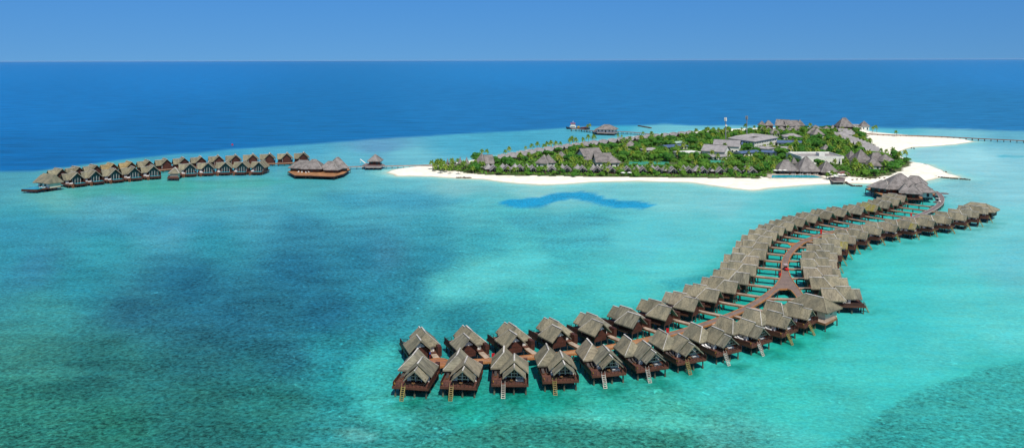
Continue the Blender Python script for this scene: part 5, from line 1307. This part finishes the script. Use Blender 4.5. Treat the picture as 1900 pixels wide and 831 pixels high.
# surveyed single palms: (px, py at the foot, scale)
for x, y, s in ((803,314,1.0),(810,312,1.1),(817,313,1.15),(826,316,1.0),(818,321,.95),(829,319,.9),(842,317,.9),(857,317,1.0),(862,315,1.1),(872,319,.95),(838,312,1.2),(806,318,.9),(813,316,1),(822,318,1),(835,322,.8),(850,323,.85),(878,322,.85),(1568,330,.6),(1619,246,1.0),(1627,246,1.15),(1664,253,.9),(1541,334,.9),(1549,333,.85),(1534,333,.8),
    (895,292,1.0),(905,290,.9),(937,290,.9),(944,287,1.1),(974,283,.8),(988,281.5,1.0),(996,280,1.1),(1010,280,1.0),(1014,278,1.2),(1024,276,1.2),(1030,276,1.1),(1041,273.5,.9),(1056,271,1.2),(1063,270,1.3),(1070,270,1.2),(1080,268,1.1),(1092,266,1.2),(1100,265,1.3),(1093,243,1.0),(1089,243,.9),(1148,258,.8),(1192,254,.8),(1153,257,.6)):
    p = G(x,y,1.2); tree('palm_tree', p.x, p.y, s*.85, z=(2.4 if (x in (1093,1089)) else 1.2 if y < 329 else 1.0))
# shrubs in front of beach villas
for k in range(56):
    x = random.uniform(975,1428); y = random.uniform(324.8,328.5)
    if min(abs(x-b) for b in bx) < 7 and random.random() < .8: continue
    p = G(x,y,1.2); tree('shrub', p.x, p.y, random.uniform(.5,1.3))
for k, x in enumerate(bx):
    for dx_ in (-14,14,-12,13):
        if random.random() < .62:
            p = G(x+dx_+random.uniform(-2,2), 323+random.uniform(-2,2), 1.2); tree('palm_tree' if random.random() < .55 else 'broadleaf_tree', p.x, p.y, random.uniform(.6,.95))
# leafy undergrowth as one mass
def under():
    n = 52000; P = rng.uniform([min(vx),min(vy)],[max(vx),max(vy)],(n*2,2)); sd = poly_sd(P[:,0],P[:,1],VEG)+(fbm(P[:,0],P[:,1],9,51)-.5)*4; P = P[sd > .8][:n]
    dx = P[:,0][:,None]-FA[:,0]; dy = P[:,1][:,None]-FA[:,1]; c, s = np.cos(-FA[:,4]), np.sin(-FA[:,4])
    ins = ((np.abs(dx*c-dy*s) < FA[:,2]-.2) & (np.abs(dx*s+dy*c) < FA[:,3]-.2)).any(1); P = P[~ins]
    h = 1.3+fbm(P[:,0],P[:,1],6,61)*2.4*rng.uniform(.3,1,len(P))
    gap = FA[:,1]-P[:,1][:,None]; near = ((gap > 0) & (gap < 10) & (np.abs(P[:,0][:,None]-FA[:,0]) < FA[:,2])).any(1); h = np.where(near, np.minimum(h,1.9), h)
    s_ = rng.uniform(.25,.6,len(P)); th = rng.uniform(0,6.28,len(P)); n1 = rng.normal(0,.5,(len(P),2))
    a = np.stack([np.cos(th)*s_, np.sin(th)*s_, n1[:,0]*s_],-1); b = np.stack([-np.sin(th)*s_*.7, np.cos(th)*s_*.7, n1[:,1]*s_],-1)
    c0 = np.stack([P[:,0],P[:,1],h],-1)
    V = np.stack([c0-a-b, c0+a-b, c0+a+b, c0-a+b],1).reshape(-1,3)
    me = bpy.data.meshes.new('undergrowth'); me.vertices.add(len(V)); me.vertices.foreach_set('co', V.astype(np.float32).ravel())
    me.loops.add(len(V)); me.loops.foreach_set('vertex_index', np.arange(len(V),dtype=np.int32)); me.polygons.add(len(P)); me.polygons.foreach_set('loop_start', (np.arange(len(P))*4).astype(np.int32)); me.update(calc_edges=True)
    me.materials.append(UNDERL); tag(link('undergrowth', me), 'low green undergrowth covering the ground between island trees and houses', 'undergrowth', kind='stuff')
under()
print('trees', counts, 'objects', len(bpy.data.objects))
for s_, nm in ((VR,''),):
    pass

m_, nt_, b_ = newmat('air'); nt_.nodes.remove(b_); pv = nt_.nodes.new('ShaderNodeVolumePrincipled'); pv.inputs['Color'].default_value = (.60,.78,1,1); pv.inputs['Density'].default_value = 4e-6
nt_.links.new(pv.outputs[0], nt_.nodes['Material Output'].inputs['Volume'])
hz = MB().box(-72000,72000,-1500,72000,-2.5,H0+5).obj('haze', m_); tag(hz, 'thin pale sea haze over the water and the island', 'haze', kind='stuff')
# ------------------------------------------------------------------ camera, light
cam = bpy.data.cameras.new('camera'); co = bpy.data.objects.new('camera', cam); scene.collection.objects.link(co)
co.location = (0,0,H0)
co.rotation_euler = (Matrix.Rotation(PI/2,4,'X') @ Matrix.Rotation(-SL,4,'Z')).to_euler()
cam.sensor_width = 36; cam.lens = 36*F/1900; cam.shift_y = -(415.0-CY)/1900; cam.clip_start = 1; cam.clip_end = 200000
scene.camera = co
SUN_EL, SUN_AZ = R(56), R(162)      # azimuth clockwise from +Y
sd = Vector((math.sin(SUN_AZ)*math.cos(SUN_EL), math.cos(SUN_AZ)*math.cos(SUN_EL), math.sin(SUN_EL)))
sl = bpy.data.lights.new('sun', 'SUN'); sl.energy = 4.5; sl.angle = R(.5); sl.color = (1,.96,.89)
so = bpy.data.objects.new('sun', sl); scene.collection.objects.link(so); so.rotation_euler = sd.to_track_quat('Z','Y').to_euler()
w = bpy.data.worlds.new('World'); scene.world = w; w.use_nodes = True; nt = w.node_tree; N, L = nt.nodes, nt.links
bg = N['Background']; sk = N.new('ShaderNodeTexSky'); sk.sky_type = 'NISHITA'; sk.sun_disc = False; sk.sun_elevation = SUN_EL; sk.sun_rotation = SUN_AZ
sk.altitude = 0; sk.air_density = 1.0; sk.dust_density = .3; sk.ozone_density = 3.0
tc = N.new('ShaderNodeTexCoord'); sp = N.new('ShaderNodeSeparateXYZ'); cb = N.new('ShaderNodeCombineXYZ')
mm = N.new('ShaderNodeMath'); mm.operation = 'ABSOLUTE'; ma = N.new('ShaderNodeMath'); ma.operation = 'ADD'; ma.inputs[1].default_value = .16
L.new(tc.outputs['Generated'], sp.inputs[0]); L.new(sp.outputs[0], cb.inputs[0]); L.new(sp.outputs[1], cb.inputs[1]); L.new(sp.outputs[2], mm.inputs[0]); L.new(mm.outputs[0], ma.inputs[0]); L.new(ma.outputs[0], cb.inputs[2])
nv = N.new('ShaderNodeVectorMath'); nv.operation = 'NORMALIZE'; L.new(cb.outputs[0], nv.inputs[0]); L.new(nv.outputs[0], sk.inputs[0])
tint = N.new('ShaderNodeMix'); tint.data_type = 'RGBA'; tint.blend_type = 'MULTIPLY'; t2 = N.new('ShaderNodeMix'); t2.data_type = 'RGBA'; t2.inputs['A'].default_value = (.42,.76,1.02,1); t2.inputs['B'].default_value = (.38,.83,1.2,1)
f2 = N.new('ShaderNodeMapRange'); f2.inputs[2].default_value = .07; L.new(mm.outputs[0], f2.inputs[0]); L.new(f2.outputs[0], t2.inputs['Factor']); L.new(t2.outputs['Result'], tint.inputs['B'])
fr_ = N.new('ShaderNodeMapRange'); fr_.inputs[1].default_value = .09; fr_.inputs[2].default_value = .35; fr_.inputs[3].default_value = 1; fr_.inputs[4].default_value = 0; L.new(mm.outputs[0], fr_.inputs[0]); L.new(fr_.outputs[0], tint.inputs['Factor'])
L.new(sk.outputs[0], tint.inputs['A']); L.new(tint.outputs['Result'], bg.inputs[0]); bg.inputs[1].default_value = .10
scene.view_settings.view_transform = 'Standard'; scene.view_settings.look = 'None'; scene.view_settings.exposure = 0; scene.view_settings.gamma = 1
scene.cycles.max_bounces = 5; scene.cycles.diffuse_bounces = 3; scene.cycles.glossy_bounces = 2; scene.cycles.transmission_bounces = 2
